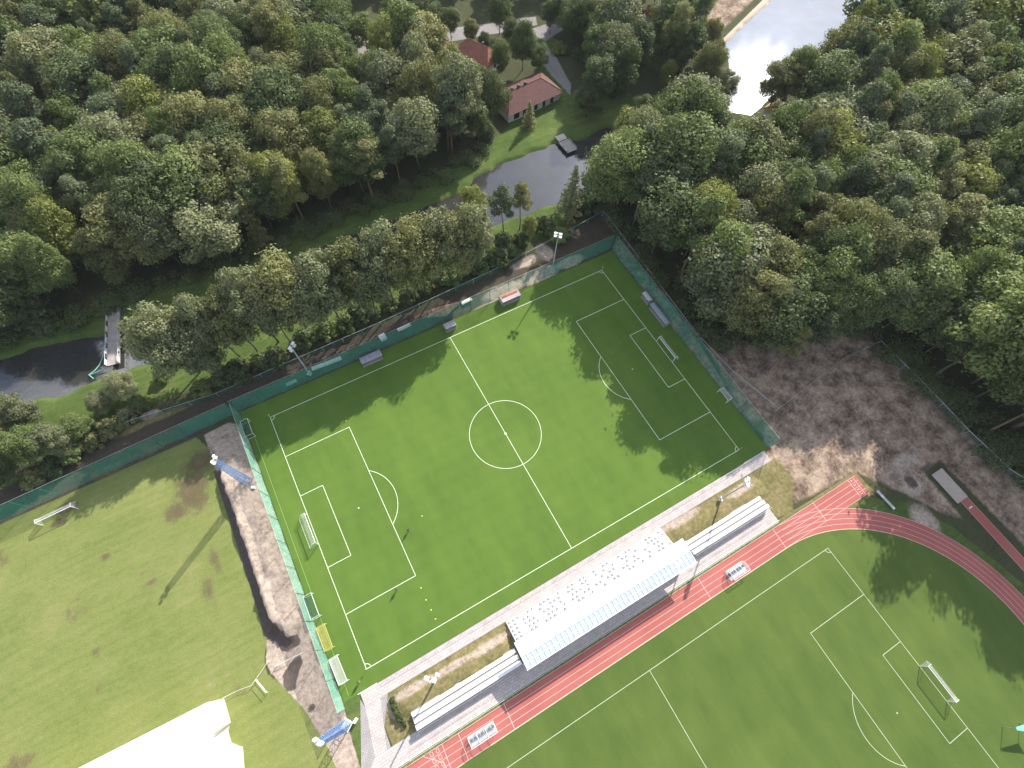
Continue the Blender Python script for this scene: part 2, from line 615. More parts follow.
def copy_thing(src, loc, label, rz=None):
    c = src.copy()
    COL.objects.link(c)
    c.location = loc
    if rz is not None:
        c.rotation_euler = (0, 0, rz)
    c['label'] = label
    for ch in list(src.children):
        d = ch.copy()
        COL.objects.link(d)
        d.parent = c
        for g in list(ch.children):
            e = g.copy()
            COL.objects.link(e)
            e.parent = d
    return c


def struct(o):
    o['kind'] = 'structure'
    return o


def sdf(poly, X, Y):
    """signed distance to a polygon, positive inside"""
    P = np.array(poly, float)
    d = np.full(X.shape, 1e9)
    ins = np.zeros(X.shape, bool)
    for i in range(len(P)):
        a, b = P[i], P[(i + 1) % len(P)]
        e = b - a
        t = np.clip(((X - a[0]) * e[0] + (Y - a[1]) * e[1]) / (e @ e + 1e-12), 0, 1)
        d = np.minimum(d, np.hypot(X - a[0] - t * e[0], Y - a[1] - t * e[1]))
        if a[1] != b[1]:
            c = ((a[1] <= Y) & (b[1] > Y)) | ((b[1] <= Y) & (a[1] > Y))
            xi = a[0] + (Y - a[1]) / (b[1] - a[1]) * e[0]
            ins ^= c & (X < xi)
    return np.where(ins, d, -d)


def sstep(a, b, x):
    t = np.clip((x - a) / (b - a), 0, 1)
    return t * t * (3 - 2 * t)


def vnoise(X, Y, s, seed):
    """cheap value noise on a lattice"""
    r = np.random.default_rng(seed).random((64, 64))
    x, y = X / s, Y / s
    xi, yi = np.floor(x).astype(int), np.floor(y).astype(int)
    fx, fy = x - xi, y - yi
    fx, fy = fx * fx * (3 - 2 * fx), fy * fy * (3 - 2 * fy)
    g = lambda a, b: r[a % 64, b % 64]
    return (g(xi, yi) * (1 - fx) + g(xi + 1, yi) * fx) * (1 - fy) + (g(xi, yi + 1) * (1 - fx) + g(xi + 1, yi + 1) * fx) * fy


# ------------------------------------------------------------------ ground
STREAM_POLY = [(-170, 66), (-125, 65), (-104, 64), (-95, 62.5), (-85, 62.3), (-74, 61.5), (-59, 64), (-30, 68), (-5, 69.5), (10, 69), (20, 65), (27, 62), (37, 61.8),
               (51, 61), (62, 60.2), (74, 62), (88, 65), (100, 68), (112, 74), (108, 79), (95, 84), (84, 85), (76, 83.5), (69, 86), (58, 86.3), (45, 85.6), (34, 84),
               (26, 80.5), (13, 79.5), (-13, 80), (-38, 78.5), (-65, 75.2), (-81, 76.3), (-92, 79.5), (-106, 82), (-125, 84), (-170, 86)]
LAKE_POLY = [(157.5, 105), (176, 112.5), (195, 120), (225, 131), (300, 160), (420, 190), (420, 150), (300, 118), (262, 108), (238, 99), (215, 92), (191, 83), (175, 80), (156, 71), (139, 66), (131, 73), (142, 84), (150, 93)]


def axis(lo, hi, step, ext):
    a = np.arange(lo, hi + step / 2, step)
    e = []
    d, s = 0.0, step
    while d < ext:
        s *= 1.35
        d += s
        e.append(d)
    e = np.array(e)
    return np.concatenate([(lo - e)[::-1], a, hi + e])


gx = axis(-130, 250, 0.65, 2500)
gy = axis(-125, 225, 0.65, 2500)
X, Y = np.meshgrid(gx, gy)
Z = np.zeros_like(X)
s_str, s_lake = sdf(STREAM_POLY, X, Y), sdf(LAKE_POLY, X, Y)
wob = (vnoise(X, Y, 3.1, 5) - 0.5) * 1.6
Z -= 1.5 * sstep(-0.8, 2.0, s_str + wob)
Z -= 1.5 * sstep(-0.8, 2.0, s_lake + wob * 0.6)
# gently uneven wood floor
SPORT = [(-135, 38), (58.5, 38.6), (64, -20), (110, -24), (118, -130), (-135, -130)]
s_sport = sdf(SPORT, X, Y)
Z += (vnoise(X, Y, 9, 1) - 0.5) * 0.9 * sstep(4, 14, -s_sport) * sstep(3, 9, -np.maximum(s_str, s_lake))
# earth berm with a steep western face beside the small-sided field
mound = [(-65.0, 31), (-59.5, 33), (-58.2, 20), (-58.4, -18), (-62.2, -19.5), (-64.6, -14)]
s_m = sdf(mound, X, Y) + (vnoise(X, Y, 0.9, 9) - 0.5) * 0.7
hm = np.where(X < -61.5, sstep(-0.3, 0.35, s_m), sstep(-0.2, 3.0, s_m)) * 2.3 * np.clip(1 - (X + 64.6) / 11.0, 0.15, 1)
hm *= 0.75 + 0.5 * vnoise(X, Y, 4.0, 3)
hm += sstep(0.3, 2.0, s_m) * (vnoise(X, Y, 1.0, 8) - 0.5) * 0.8
Z += np.maximum(hm, 0)
# grass banks in front of the open terraces
for x0, x1 in ((-48.5, -21.2), (21.4, 50.5)):
    s_b = np.minimum(np.minimum(X - x0, x1 - X), np.minimum(-38.5 - Y, Y + 43.9))
    Z += sstep(0.0, 3.5, np.minimum(np.minimum(X - x0, x1 - X), -38.5 - Y)) * (Y > -43.9) * (s_b > 0) * 0.75 * (0.85 + 0.3 * vnoise(X, Y, 2.2, 4))
# loose spoil in the bare corner
BARE = [(58.5, -33), (58, -24), (62, -5), (66, -2), (76, -10), (100, -9), (106, -20), (107.5, -70), (110, -90), (97, -100), (95.5, -72), (95, -59), (88.5, -59), (88, -72), (84, -68), (80, -61), (73, -50.5), (60, -50), (53, -49), (50.5, -44), (50, -38.6)]
s_bare = sdf(BARE, X, Y)
Z += sstep(1, 5, s_bare) * (vnoise(X, Y, 2.3, 6) - 0.4) * 0.35 * (np.maximum(np.abs(X - 91.6) - 3.5, np.abs(Y + 65) - 6) > 0)

zones = {}


def zone(name, poly, soft=1.2):
    m = sstep(-soft, soft, sdf(poly, X, Y))
    zones[name] = np.maximum(zones.get(name, 0), m)


def spot(name, c, rx, ry, amp=1.0):
    m = amp * np.exp(-(((X - c[0]) / rx) ** 2 + ((Y - c[1]) / ry) ** 2))
    zones[name] = np.maximum(zones.get(name, 0), m)


# grass strips along the stream, lawn by the lodge
zone('lush', [(-140, 78), (-80, 74), (-40, 77), (10, 79), (30, 80), (38, 84), (62, 84), (80, 83), (100, 80), (106, 88), (104, 101), (90, 106), (84, 100), (84, 120), (96, 140), (90, 146), (80, 122), (56, 100), (40, 93), (20, 90), (-20, 87), (-60, 85), (-140, 88)])
zone('lush', [(-140, 66), (-100, 66), (-72, 64), (-30, 70), (20, 67), (28, 63), (60, 62), (62, 55), (45, 52), (20, 50), (-20, 49), (-60, 50), (-80, 49), (-140, 46)], 2.0)
for q in ((400, 40), (545, 45), (530, 50), (660, 40), (665, 65)):
    g_ = G(*q)
    spot('lush', g_, 6, 6, 1.1)
zone('yard', [(18, 176), (22, 160), (28, 146), (33, 142), (48, 145), (56, 152), (95, 147), (97, 152), (60, 160), (44, 158), (32, 163), (27, 180), (24, 200), (16, 200)])
zone('yard', [(84, 104), (88, 110), (92, 130), (88, 140), (84, 128)])
zone('yard', [(92, 136), (104, 140), (104, 146), (90, 146)])
zone('sand', [(155.2, 105.5), (195, 122.4), (240, 141), (242, 137), (195, 118.5), (158.6, 103.2)], 0.6)
zone('bare', [(158, 110), (200, 128), (240, 146), (240, 160), (190, 140), (160, 120)], 3.0)
zone('sand', [G(930, 0), G(952, 0), G(955, 18), G(938, 22)], 1.5)
# practice field
FIELD = [(-140, 34.6), (-68, 35.4), (-65.6, 30), (-66.4, 0), (-66.3, -16), (-68.2, -20), (-68.5, -23), (-66, -27), (-63.8, -31), (-63, -36), (-61.5, -42), (-60, -52), (-60, -130), (-140, -130)]
zone('field', FIELD, 0.5)
for q, rx, ry, a in (((192, 490), 4.5, 7, .9), ((176, 512), 4, 3.5, .75), ((208, 590), 2.0, 5, .62), ((215, 560), 1.8, 5, .6), ((200, 462), 5, 4, .8), ((105, 557), 1.7, 1.4, .66), ((152, 582), 3, 2, .5), ((95, 652), 1.5, 1.5, .62), ((100, 688), 2, 2, .5),
                     ((66, 508), 3.2, 1.4, .95), ((60, 522), 2.2, 1.2, .9), ((0, 560), 3, 3, .6), ((18, 765), 5, 3, .6), ((75, 610), 5, 5, .45), ((148, 575), 4, 3, .4), ((150, 450), 6, 3, .6), ((110, 470), 6, 2, .7), ((240, 690), 3, 3, .45)):
    spot('worn', G(*q), rx, ry, a)
# dirt yard between the fields
zone('dirt', [(-66.2, 35), (-60, 35.5), (-57, 33), (-56.9, -35.3), (-57.6, -42), (-58.6, -60), (-61, -60), (-62, -42), (-63.8, -33), (-67.5, -24), (-68.2, -21), (-66.4, -16), (-66.2, 0)], 0.5)
zone('lush', [(-56.6, -35.2), (-53.2, -35.2), (-57.2, -50), (-58.6, -50)], 0.3)
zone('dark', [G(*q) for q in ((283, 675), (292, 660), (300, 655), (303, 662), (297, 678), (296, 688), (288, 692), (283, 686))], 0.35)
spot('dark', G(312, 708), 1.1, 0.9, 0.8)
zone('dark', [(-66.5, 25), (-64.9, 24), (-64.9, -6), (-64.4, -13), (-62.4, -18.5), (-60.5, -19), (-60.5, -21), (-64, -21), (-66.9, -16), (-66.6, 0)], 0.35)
# soil strip outside the north net
zone('soil', [(-140, 34.8), (-70, 35.2), (-57, 37), (57.5, 37.2), (62, 40), (62.5, 52), (45, 47), (20, 45), (-20, 44.5), (-60, 44), (-80, 44), (-140, 42)], 0.9)
for q, rx, ry in (((505, 290), 9, 2.5), ((540, 275), 8, 3), ((570, 262), 6, 2.2), ((440, 312), 3.5, 1.4), ((490, 305), 7, 1.3), ((545, 252), 3, 4), ((470, 262), 3, 2), ((150, 415), 3, 1.5), ((525, 262), 6, 2)):
    spot('dirt', G(*q), rx, ry, 0.95)
for q, rx, ry in (((165, 415), 8, 1.2), ((90, 440), 5, 1.2), ((440, 283), 4, 1.5), ((535, 262), 5, 1.6), ((130, 430), 6, 1.3)):
    spot('bank', G(*q), rx, ry, 0.9)
zone('bare', BARE, 2.5)
zone('bare', [(57.6, 38), (62.5, 50), (61.2, 0), (58.0, -24), (57.4, -30)], 1.0)
zone('lush', [(70, -53), (72, -58), (78, -62), (84, -72), (88.5, -90), (91, -130), (60, -130), (60, -53)], 0.8)
for q, rx, ry in (((912, 485), 4, 4), ((905, 462), 6, 3), ((925, 520), 4, 6)):
    spot('dirt', G(*q), rx, ry, 0.75)
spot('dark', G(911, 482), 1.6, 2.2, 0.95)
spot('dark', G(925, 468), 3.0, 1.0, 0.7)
# banks around the stand
zone('bank', [(-48.6, -38.2), (-20.6, -38.2), (-20.6, -47), (-51, -47), (-51.2, -43)], 0.3)
zone('bank', [(20.8, -38.2), (57, -38.2), (58, -44), (52, -50.5), (20.8, -47)], 1.8)
zone('bank', [(-54, -50.6), (72, -50.6), (73, -50), (73.6, -57), (66, -57.5), (48, -56.6), (-54, -56.6)], 0.4)
for q, rx, ry in (((410, 690), 7, 1.2), ((450, 668), 8, 1.1), ((490, 645), 8, 1.3), ((680, 520), 8, 1.6), ((740, 490), 6, 1.5), ((393, 708), 1.5, 3)):
    spot('dirt', G(*q), rx, ry, 0.8)
zone('field', [(-140, -56.2), (-140, -60), (50, -56.2)], 0.3)

nv = X.size
verts = np.stack([X.ravel(), Y.ravel(), Z.ravel()], 1)
nx, ny = len(gx), len(gy)
ii = (np.arange(ny - 1)[:, None] * nx + np.arange(nx - 1)[None, :]).ravel()
quads = np.stack([ii, ii + 1, ii + nx + 1, ii + nx], 1)


def fast_mesh(name, v, q):
    me = bpy.data.meshes.new(name)
    me.vertices.add(len(v))
    me.vertices.foreach_set('co', np.ascontiguousarray(v, np.float32).ravel())
    me.loops.add(q.size)
    me.loops.foreach_set('vertex_index', np.ascontiguousarray(q, np.int32).ravel())
    me.polygons.add(len(q))
    me.polygons.foreach_set('loop_start', np.arange(0, q.size, q.shape[1], dtype=np.int32))
    me.update(calc_edges=True)
    return me


gm = fast_mesh('ground', verts, quads)
gm.polygons.foreach_set('use_smooth', np.ones(len(quads), bool))
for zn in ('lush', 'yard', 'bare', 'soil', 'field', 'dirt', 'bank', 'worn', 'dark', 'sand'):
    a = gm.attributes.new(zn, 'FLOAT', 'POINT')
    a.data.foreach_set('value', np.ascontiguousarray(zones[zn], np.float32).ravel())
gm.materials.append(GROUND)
ground = bpy.data.objects.new('ground', gm)
COL.objects.link(ground)
struct(ground)

struct(MB().add([(-200, 55, -0.75), (125, 55, -0.75), (125, 95, -0.75), (-200, 95, -0.75)], [(0, 1, 2, 3)]).build('stream_water', STREAM))
struct(MB().add([(126, 55, -0.7), (430, 55, -0.7), (430, 200, -0.7), (126, 200, -0.7)], [(0, 1, 2, 3)]).build('lake_water', LAKE))


# ------------------------------------------------------------------ sheets: turf, paving, track
def sheet(name, poly, z, mat):
    return struct(MB().add([(p[0], p[1], z) for p in poly], [tuple(range(len(poly)))]).build(name, mat))


sheet('pitch_turf', [(-56.65, -35.35), (57.3, -35.35), (57.3, 36.9), (-56.65, 36.9)], 0.012, TURF)
arc = [(44.5 + 36.5 * math.cos(math.radians(90 - i * 3)), -92.8 + 36.5 * math.sin(math.radians(90 - i * 3))) for i in range(0, 61)]
sheet('infield_grass', [(-120, -56.3)] + arc + [(-120, -129.3)], 0.012, INFIELD)

# path along the pitch with a raised kerb, diagonal link and apron behind the terraces
struct(MB().prism([(-53.2, -38.15), (55.9, -38.15), (55.9, -35.45), (-53.2, -35.45)], -0.3, 0.06).build('pitch_side_path', PAVER))
struct(MB().prism([(-53.2, -38.17), (-49.9, -38.17), (-52.2, -46.9), (-54.7, -46.9)], -0.3, 0.05).build('link_path', PAVER))
struct(MB().prism([(-53.22, -38.17), (-54.72, -46.9), (-58.3, -50.4), (-57.6, -47), (-53.6, -36.5)], -0.3, 0.045).build('grey_paving', PAVER2))
struct(MB().prism([(-49.88, -38.17), (-48.3, -38.17), (-51.2, -43.2), (-51.4, -46.9), (-52.18, -46.9)], -0.3, 0.045).build('grey_paving', PAVER2))
struct(MB().prism([(-58.6, -50.45), (47.2, -50.45), (47.2, -47.0), (-54.7, -46.92)], -0.3, 0.055).build('terrace_apron', PAVER))
kb = MB()
kb.box((-51.6, -35.4, 0.06), (4.2, 0.14, 0.12)).box((52.5, -35.4, 0.06), (6.8, 0.14, 0.12)).box((-5.0, -50.55, 0.05), (105, 0.12, 0.14))
struct(kb.build('white_kerb', WHITE_CONC))

# running track: straight with sprint chute, and the bend
TY0, TY1 = -56.3, -51.3
sheet('running_track', [(-130, TY0), (66, TY0), (72.0, TY0), (72.4, TY1), (-130, TY1)], 0.016, TRACK)
bend_v, bend_f = [], []
for i in range(0, 61):
    a = math.radians(90 - i * 3)
    for r in (36.5, 41.45):
        bend_v.append((44.5 + r * math.cos(a), -92.8 + r * math.sin(a), 0.024))
for i in range(60):
    bend_f.append((2 * i, 2 * i + 2, 2 * i + 3, 2 * i + 1))
struct(MB().add(bend_v, bend_f).build('track_bend', TRACK))

pl = MB()
W_, HL, HW = 0.13, 50.46, 32.0


def rect(mb, x0, y0, x1, y1, z, w, closed=True):
    mb.ribbon([(x0, y0), (x1, y0)], w, z).ribbon([(x1, y0), (x1, y1)], w, z + .002).ribbon([(x1, y1), (x0, y1)], w, z)
    if closed:
        mb.ribbon([(x0, y1), (x0, y0)], w, z + .002)


def circle(cx, cy, r, a0, a1, n=48):
    return [(cx + r * math.cos(math.radians(a0 + (a1 - a0) * i / n)), cy + r * math.sin(math.radians(a0 + (a1 - a0) * i / n))) for i in range(n + 1)]


def pitch_lines(name, cx, cy, hl, hw, mat, w, z):
    mb = MB()
    rect(mb, cx - hl, cy - hw, cx + hl, cy + hw, z, w)
    mb.ribbon([(cx, cy - hw), (cx, cy + hw)], w, z + .004)
    mb.ribbon(circle(cx, cy, 9.15, 0, 360, 72), w, z + .006)
    mb.ribbon(circle(cx, cy, 0.16, 0, 360, 10), 0.3, z + .008)
    for s in (-1, 1):
        gx_ = cx + s * hl
        for dx, dy in ((16.5, 20.16), (5.5, 9.16)):
            mb.ribbon([(gx_, cy - dy), (gx_ - s * dx, cy - dy)], w, z + .004)
            mb.ribbon([(gx_ - s * dx, cy - dy), (gx_ - s * dx, cy + dy)], w, z + .006)
            mb.ribbon([(gx_ - s * dx, cy + dy), (gx_, cy + dy)], w, z + .004)
        px_ = gx_ - s * 11
        mb.ribbon(circle(px_, cy, 0.09, 0, 360, 10), 0.17, z + .008)
        a = math.degrees(math.acos(5.5 / 9.15))
        mb.ribbon(circle(px_, cy, 9.15, -a, a, 24) if s < 0 else circle(px_, cy, 9.15, 180 - a, 180 + a, 24), w, z + .008)
        for t in (-1, 1):
            a0 = {(-1, -1): 0, (1, -1): 90, (1, 1): 180, (-1, 1): 270}[(s, t)]
            mb.ribbon(circle(gx_, cy + t * hw, 1.0, a0, a0 + 90, 8), w, z + .008)
    return struct(mb.build(name, mat))


pitch_lines('pitch_marking', 0, 0, HL, HW, LINE, 0.125, 0.024)
pitch_lines('infield_marking', 1.4, -92.8, 51.95, 31.7, LINE_WORN, 0.12, 0.024)
sideline = MB()
for x_ in (-55.4,):
    sideline.ribbon([(x_, -34.6), (x_, 30)], 0.10, 0.024)
sideline.ribbon([(-10, 36.0), (57, 36.0)], 0.05, 0.024)
struct(sideline.build('turf_seam_marking', line_mat('pale_seam', (0.26, 0.36, 0.13))))

tl = MB()
for i in range(0, 5):
    y_ = TY1 - 0.05 - i * 1.225
    tl.ribbon([(-130, y_), (72.0, y_)], 0.055, 0.032)
    if i < 4:
        tl.ribbon([(44.5 + (41.4 - i * 1.225) * math.cos(math.radians(90 - j * 3)), -92.8 + (41.4 - i * 1.225) * math.sin(math.radians(90 - j * 3))) for j in range(1, 61)], 0.055, 0.036)
for x_ in (71.0, 69.4, 57.6, 44.5, 21.8, -28.6, -39.0, -42.6):
    tl.ribbon([(x_, TY0), (x_ + 0.2, TY1)], 0.08, 0.040)
for x_ in (-43.6, -44.9):
    for i in range(4):
        y_ = TY1 - 0.6 - i * 1.225
        rect(tl, x_ - 0.28, y_ - 0.35, x_ + 0.28, y_ + 0.35, 0.042, 0.06)
tl.ribbon([(-46.5, TY1 - 0.1), (-43.5, -54.2), (-43.2, TY0 + 0.1)], 0.08, 0.048)
struct(tl.build('track_marking', LINE_TRACK))
ke = MB()
ke.ribbon([(-130, TY0 - 0.02), (44.5, TY0 - 0.02)], 0.14, 0.05)
ke.ribbon([(44.5 + 36.48 * math.cos(math.radians(90 - j * 3)), -92.8 + 36.48 * math.sin(math.radians(90 - j * 3))) for j in range(0, 61)], 0.14, 0.05)
struct(ke.build('track_kerb_marking', LINE_CREAM))
for i in range(4):
    cu = bpy.data.curves.new('lane_number_marking', 'FONT')
    cu.body = str(4 - i)
    cu.size = 0.9
    tmp = bpy.data.objects.new('tmp', cu)
    COL.objects.link(tmp)
    bpy.context.view_layer.update()
    me = bpy.data.meshes.new_from_object(tmp.evaluated_get(bpy.context.evaluated_depsgraph_get()))
    bpy.data.objects.remove(tmp)
    me.materials.clear()
    me.materials.append(LINE_TRACK)
    o = bpy.data.objects.new('lane_number_marking', me)
    o.rotation_euler = (0, 0, math.radians(-90))
    o.location = (70.0, TY1 - 0.45 - i * 1.225 + 0.1, 0.044)
    COL.objects.link(o)
    struct(o)
sheet('verge', [(-52, -51.28), (62, -51.28), (47.2, -50.62), (-52, -50.62)], 0.014, RIBBON_GRASS)

# long jump
sheet('jump_runway', [(90.9, -68.95), (93.4, -68.95), (93.8, -130), (90.6, -130)], 0.016, TRACK)
t = thing('sand_pit', 'long jump pit of beige sand with a dark rubber border', 'sand pit', (91.65, -64.85, 0))
MB().box((0, 0, 0.03), (3.9, 8.3, 0.10)).build('sand', SAND, t)
bm_ = MB()
bm_.box((-2.12, 0, 0.06), (0.34, 8.9, 0.14)).box((2.08, 0.2, 0.06), (0.26, 8.5, 0.14)).box((0, 4.3, 0.06), (3.88, 0.3, 0.14))
bm_.build('border', RUBBER, t)
jm = MB()
jm.ribbon([(91.4, -71.2), (92.6, -71.2)], 0.35, 0.03)
for x_ in (90.95, 93.35):
    jm.ribbon([(x_, -69), (x_ + (0.35 if x_ > 92 else -0.25), -130)], 0.06, 0.026)
struct(jm.build('runway_marking', LINE_TRACK))


# ------------------------------------------------------------------ big goals
def goal(label, x, y, facing, mat=WHITE, depth=2.0, group='full-size football goals', net=WHITE_NET, stays=True):
    """facing +1: mouth towards +x"""
    t = thing('football_goal', label, 'football goal', (x, y, 0), 0 if facing > 0 else math.pi, group)
    hw, h = 3.72, 2.5
    for s in (-1, 1):
        MB().tube([(0, s * hw, 0), (0, s * hw, h)], 0.075, 8).build('post', mat, t)
    MB().tube([(0, -hw, h), (0, hw, h)], 0.075, 8).build('crossbar', mat, t)
    for s in (-1, 1):
        MB().tube([(0, s * hw, h), (-0.9, s * hw, h - 0.05), (-depth, s * hw, 0.05)], 0.04, 6).build('net_support', mat, t)
    MB().tube([(-depth, -hw, 0.06), (-depth, hw, 0.06)], 0.035, 6).build('ground_bar', mat, t)
    v = [(0, -hw, h), (0, hw, h), (-0.9, hw * .99, h - 0.12), (-0.9, -hw * .99, h - 0.12), (-depth, hw, 0.06), (-depth, -hw, 0.06), (0, -hw, 0.03), (0, hw, 0.03)]
    MB().add(v, [(0, 1, 2, 3), (3, 2, 4, 5), (0, 3, 5, 6), (1, 7, 4, 2)]).build('net', net, t)
    return t


goal('white netted football goal on the turf pitch end nearest the pale green net', -HL - 0.02, 0.3, 1)
goal('white football goal in tree shade at the wooded end of the turf pitch', HL + 0.05, 0.3, -1)
goal('white netted football goal on the natural grass infield inside the track bend', 53.4, -92.8, -1)
t = goal('white football goal with sagging net on the worn practice field near the long green net', -99.6, 30.3, 1)
t.rotation_euler = (0, 0, math.radians(-88))


def small_goal(label, x, y, rz, mat, net, w=5.0, h=2.0, d=1.8):
    t = thing('training_goal', label, 'training goal', (x, y, 0), rz, 'small training goals stored round the turf pitch')
    for s in (-1, 1):
        MB().tube([(0, s * w / 2, 0), (0, s * w / 2, h)], 0.05, 6).build('post', mat, t)
        MB().tube([(0, s * w / 2, h), (-d, s * w / 2, h - 0.1), (-d, s * w / 2, 0.04), (0, s * w / 2, 0.04)], 0.04, 6).build('side_frame', mat, t)
    MB().tube([(0, -w / 2, h), (0, w / 2, h)], 0.05, 6).build('crossbar', mat, t)
    MB().tube([(-d, -w / 2, h - 0.1), (-d, w / 2, h - 0.1)], 0.04, 6).build('rear_bar', mat, t)
    v = [(0, -w / 2, h), (0, w / 2, h), (-d, w / 2, h - 0.12), (-d, -w / 2, h - 0.12), (-d, w / 2, 0), (-d, -w / 2, 0)]
    MB().add(v, [(0, 1, 2, 3), (3, 2, 4, 5)]).build('net', net, t)
    return t


DARK_NET = net_mat('dark_green_netting', (0.06, 0.14, 0.08), 0.55, 0.2)
YEL_NET = net_mat('yellow_netting', (0.55, 0.48, 0.15), 0.42, 0.3)
WNET2 = net_mat('dense_white_netting', (0.62, 0.62, 0.58), 0.5, 0.2)
small_goal('training goal with dark green net and white back bar beside the green side net', -55.0, -15.3, 0, WHITE, DARK_NET)
small_goal('yellow-netted training goal between two other small goals by the green side net', -54.6, -22.4, 0, YELLOW, YEL_NET)
small_goal('white training goal with dense white net by the corner nearest the paved path', -54.3, -29.4, math.radians(2), WHITE, WNET2, 5.3)
small_goal('white training goal by a corner flag at the top of the green side net', -55.1, 31.0, 0, WHITE, DARK_NET, 4.5)
small_goal('small pale training goal in shade against the wooded-side net, near the path end', 55.7, -18.3, math.pi, WHITE, WHITE_NET, 3.6, 1.8, 1.4)


# ------------------------------------------------------------------ tall ball-stop nets and fences
def ball_net(label, p0, p1, h, step, net, group='green ball-stop nets around the pitches', posts=GREEN_POST, cable=PALE_STEEL, hang=0.0):
    p0, p1 = Vector((*p0, 0)), Vector((*p1, 0))
    d = p1 - p0
    Ln = d.length
    t = thing('ball_stop_net', label, 'net fence', p0, math.atan2(d.y, d.x), group)
    n = max(2, int(round(Ln / step)))
    nseg = n * 3
    vs, fs = [], []
    for i in range(nseg + 1):
        x_ = Ln * i / nseg
        sag = 0.0 if i % 3 == 0 else 0.18
        for zz, off in ((0.08, 0.12 * math.sin(i * 1.7)), (h * 0.5, 0.16 * math.sin(i * 2.3 + 1)), (h - sag, 0.0)):
            vs.append((x_, off, zz))
    for i in range(nseg):
        for j in range(2):
            a = i * 3 + j
            fs.append((a, a + 3, a + 4, a + 1))
    MB().add(vs, fs).build('net', net, t, smooth=True)
    for i in range(n + 1):
        MB().tube([(Ln * i / n, 0.1, 0), (Ln * i / n, 0.1, h + 0.1)], 0.06, 6).build('post', posts, t)
    MB().tube([(0, 0.1, h + 0.05), (Ln, 0.1, h + 0.05)], 0.03, 5).build('top_cable', cable, t)
    return t


ball_net('long green net fence along the edge of the worn practice field', (-135, 34.9), (-57.6, 36.9), 6.2, 6.0, GREEN_NET)
ball_net('green net fence along the tree-shaded long side of the turf pitch', (-57.0, 37.2), (57.6, 37.6), 6.0, 6.0, GREEN_NET)
ball_net('bright pale green net fence between the turf pitch and the dirt strip', (-56.85, 36.8), (-56.85, -36.6), 6.0, 6.0, PALE_GREEN_NET)
ball_net('dark green net fence behind the shaded goal at the wooded pitch end', (57.6, 37.2), (57.4, -35.2), 6.2, 6.0, GREEN_NET)


def wire_fence(label, pts, h, step, group='low wire mesh fences round the grounds', mesh=GREY_MESH, rail=PALE_STEEL, r=0.05):
    t = thing('wire_fence', label, 'wire fence', (*pts[0], 0), 0, group)
    o = Vector((*pts[0], 0))
    P = [Vector((*p, 0)) - o for p in pts]
    vs, fs = [], []
    for p in P:
        vs += [p + Vector((0, 0, .05)), p + Vector((0, 0, h))]
    for i in range(len(P) - 1):
        fs.append((2 * i, 2 * i + 2, 2 * i + 3, 2 * i + 1))
    MB().add(vs, fs).build('wire_mesh', mesh, t)
    MB().tube([p + Vector((0, 0, h)) for p in P], r, 5).build('top_rail', rail, t)
    for i in range(len(P) - 1):
        n = max(1, int(round((P[i + 1] - P[i]).length / step)))
        for j in range(n + (1 if i == len(P) - 2 else 0)):
            q = P[i].lerp(P[i + 1], j / n)
            MB().tube([q, q + Vector((0, 0, h + 0.05))], 0.045, 6).build('post', rail, t)
    return t


wire_fence('wire fence with pale top rail along the wood behind the dark green net', [(62.5, 50), (60.9, 0), (62.2, -14), (65.9, -28.2)], 2.2, 5.0)
wire_fence('thin wire fence crossing the bare ground from the netted corner to the wood', [(66.1, -28.3), (92.7, -25.4), (105.5, -26.2)], 2.0, 4.5, r=0.035)
wire_fence('wire fence at the far edge of the bare ground beyond the sand pit', [(105.9, -26.4), (106.2, -44), (106.0, -57), (106.8, -69), (111, -80), (118, -96)], 2.4, 4.5, r=0.07)
wire_fence('thin wire fence behind the green net under the row of trees', [(-140, 44.5), (-80, 46), (-60, 43.6), (-15, 44.2), (20, 45.6), (45, 48.0), (62.3, 50.2)], 2.0, 6.0, mesh=net_mat('green_wire_mesh', (0.10, 0.2, 0.16), 0.4, 0.2), r=0.04)
t = thing('pitch_railing', 'low grey pipe railing between the turf pitch and the paved path', 'railing', (-48, -35.55, 0))
MB().tube([(0, 0, 1.05), (99, 0, 1.05)], 0.03, 6).build('top_rail', STEEL, t)
for i in range(34):
    MB().tube([(i * 3.0, 0, 0), (i * 3.0, 0, 1.05)], 0.03, 6).build('post', STEEL, t)
t = thing('apron_railing', 'thin white railing between the apron behind the stand and the track verge', 'railing', (-53, -50.72, 0))
MB().tube([(0, 0, 1.0), (99.5, 0, 1.0)], 0.03, 6).build('top_rail', WHITE, t)
for i in range(25):
    MB().tube([(i * 4.14, 0, 0), (i * 4.14, 0, 1.0)], 0.03, 6).build('post', WHITE, t)


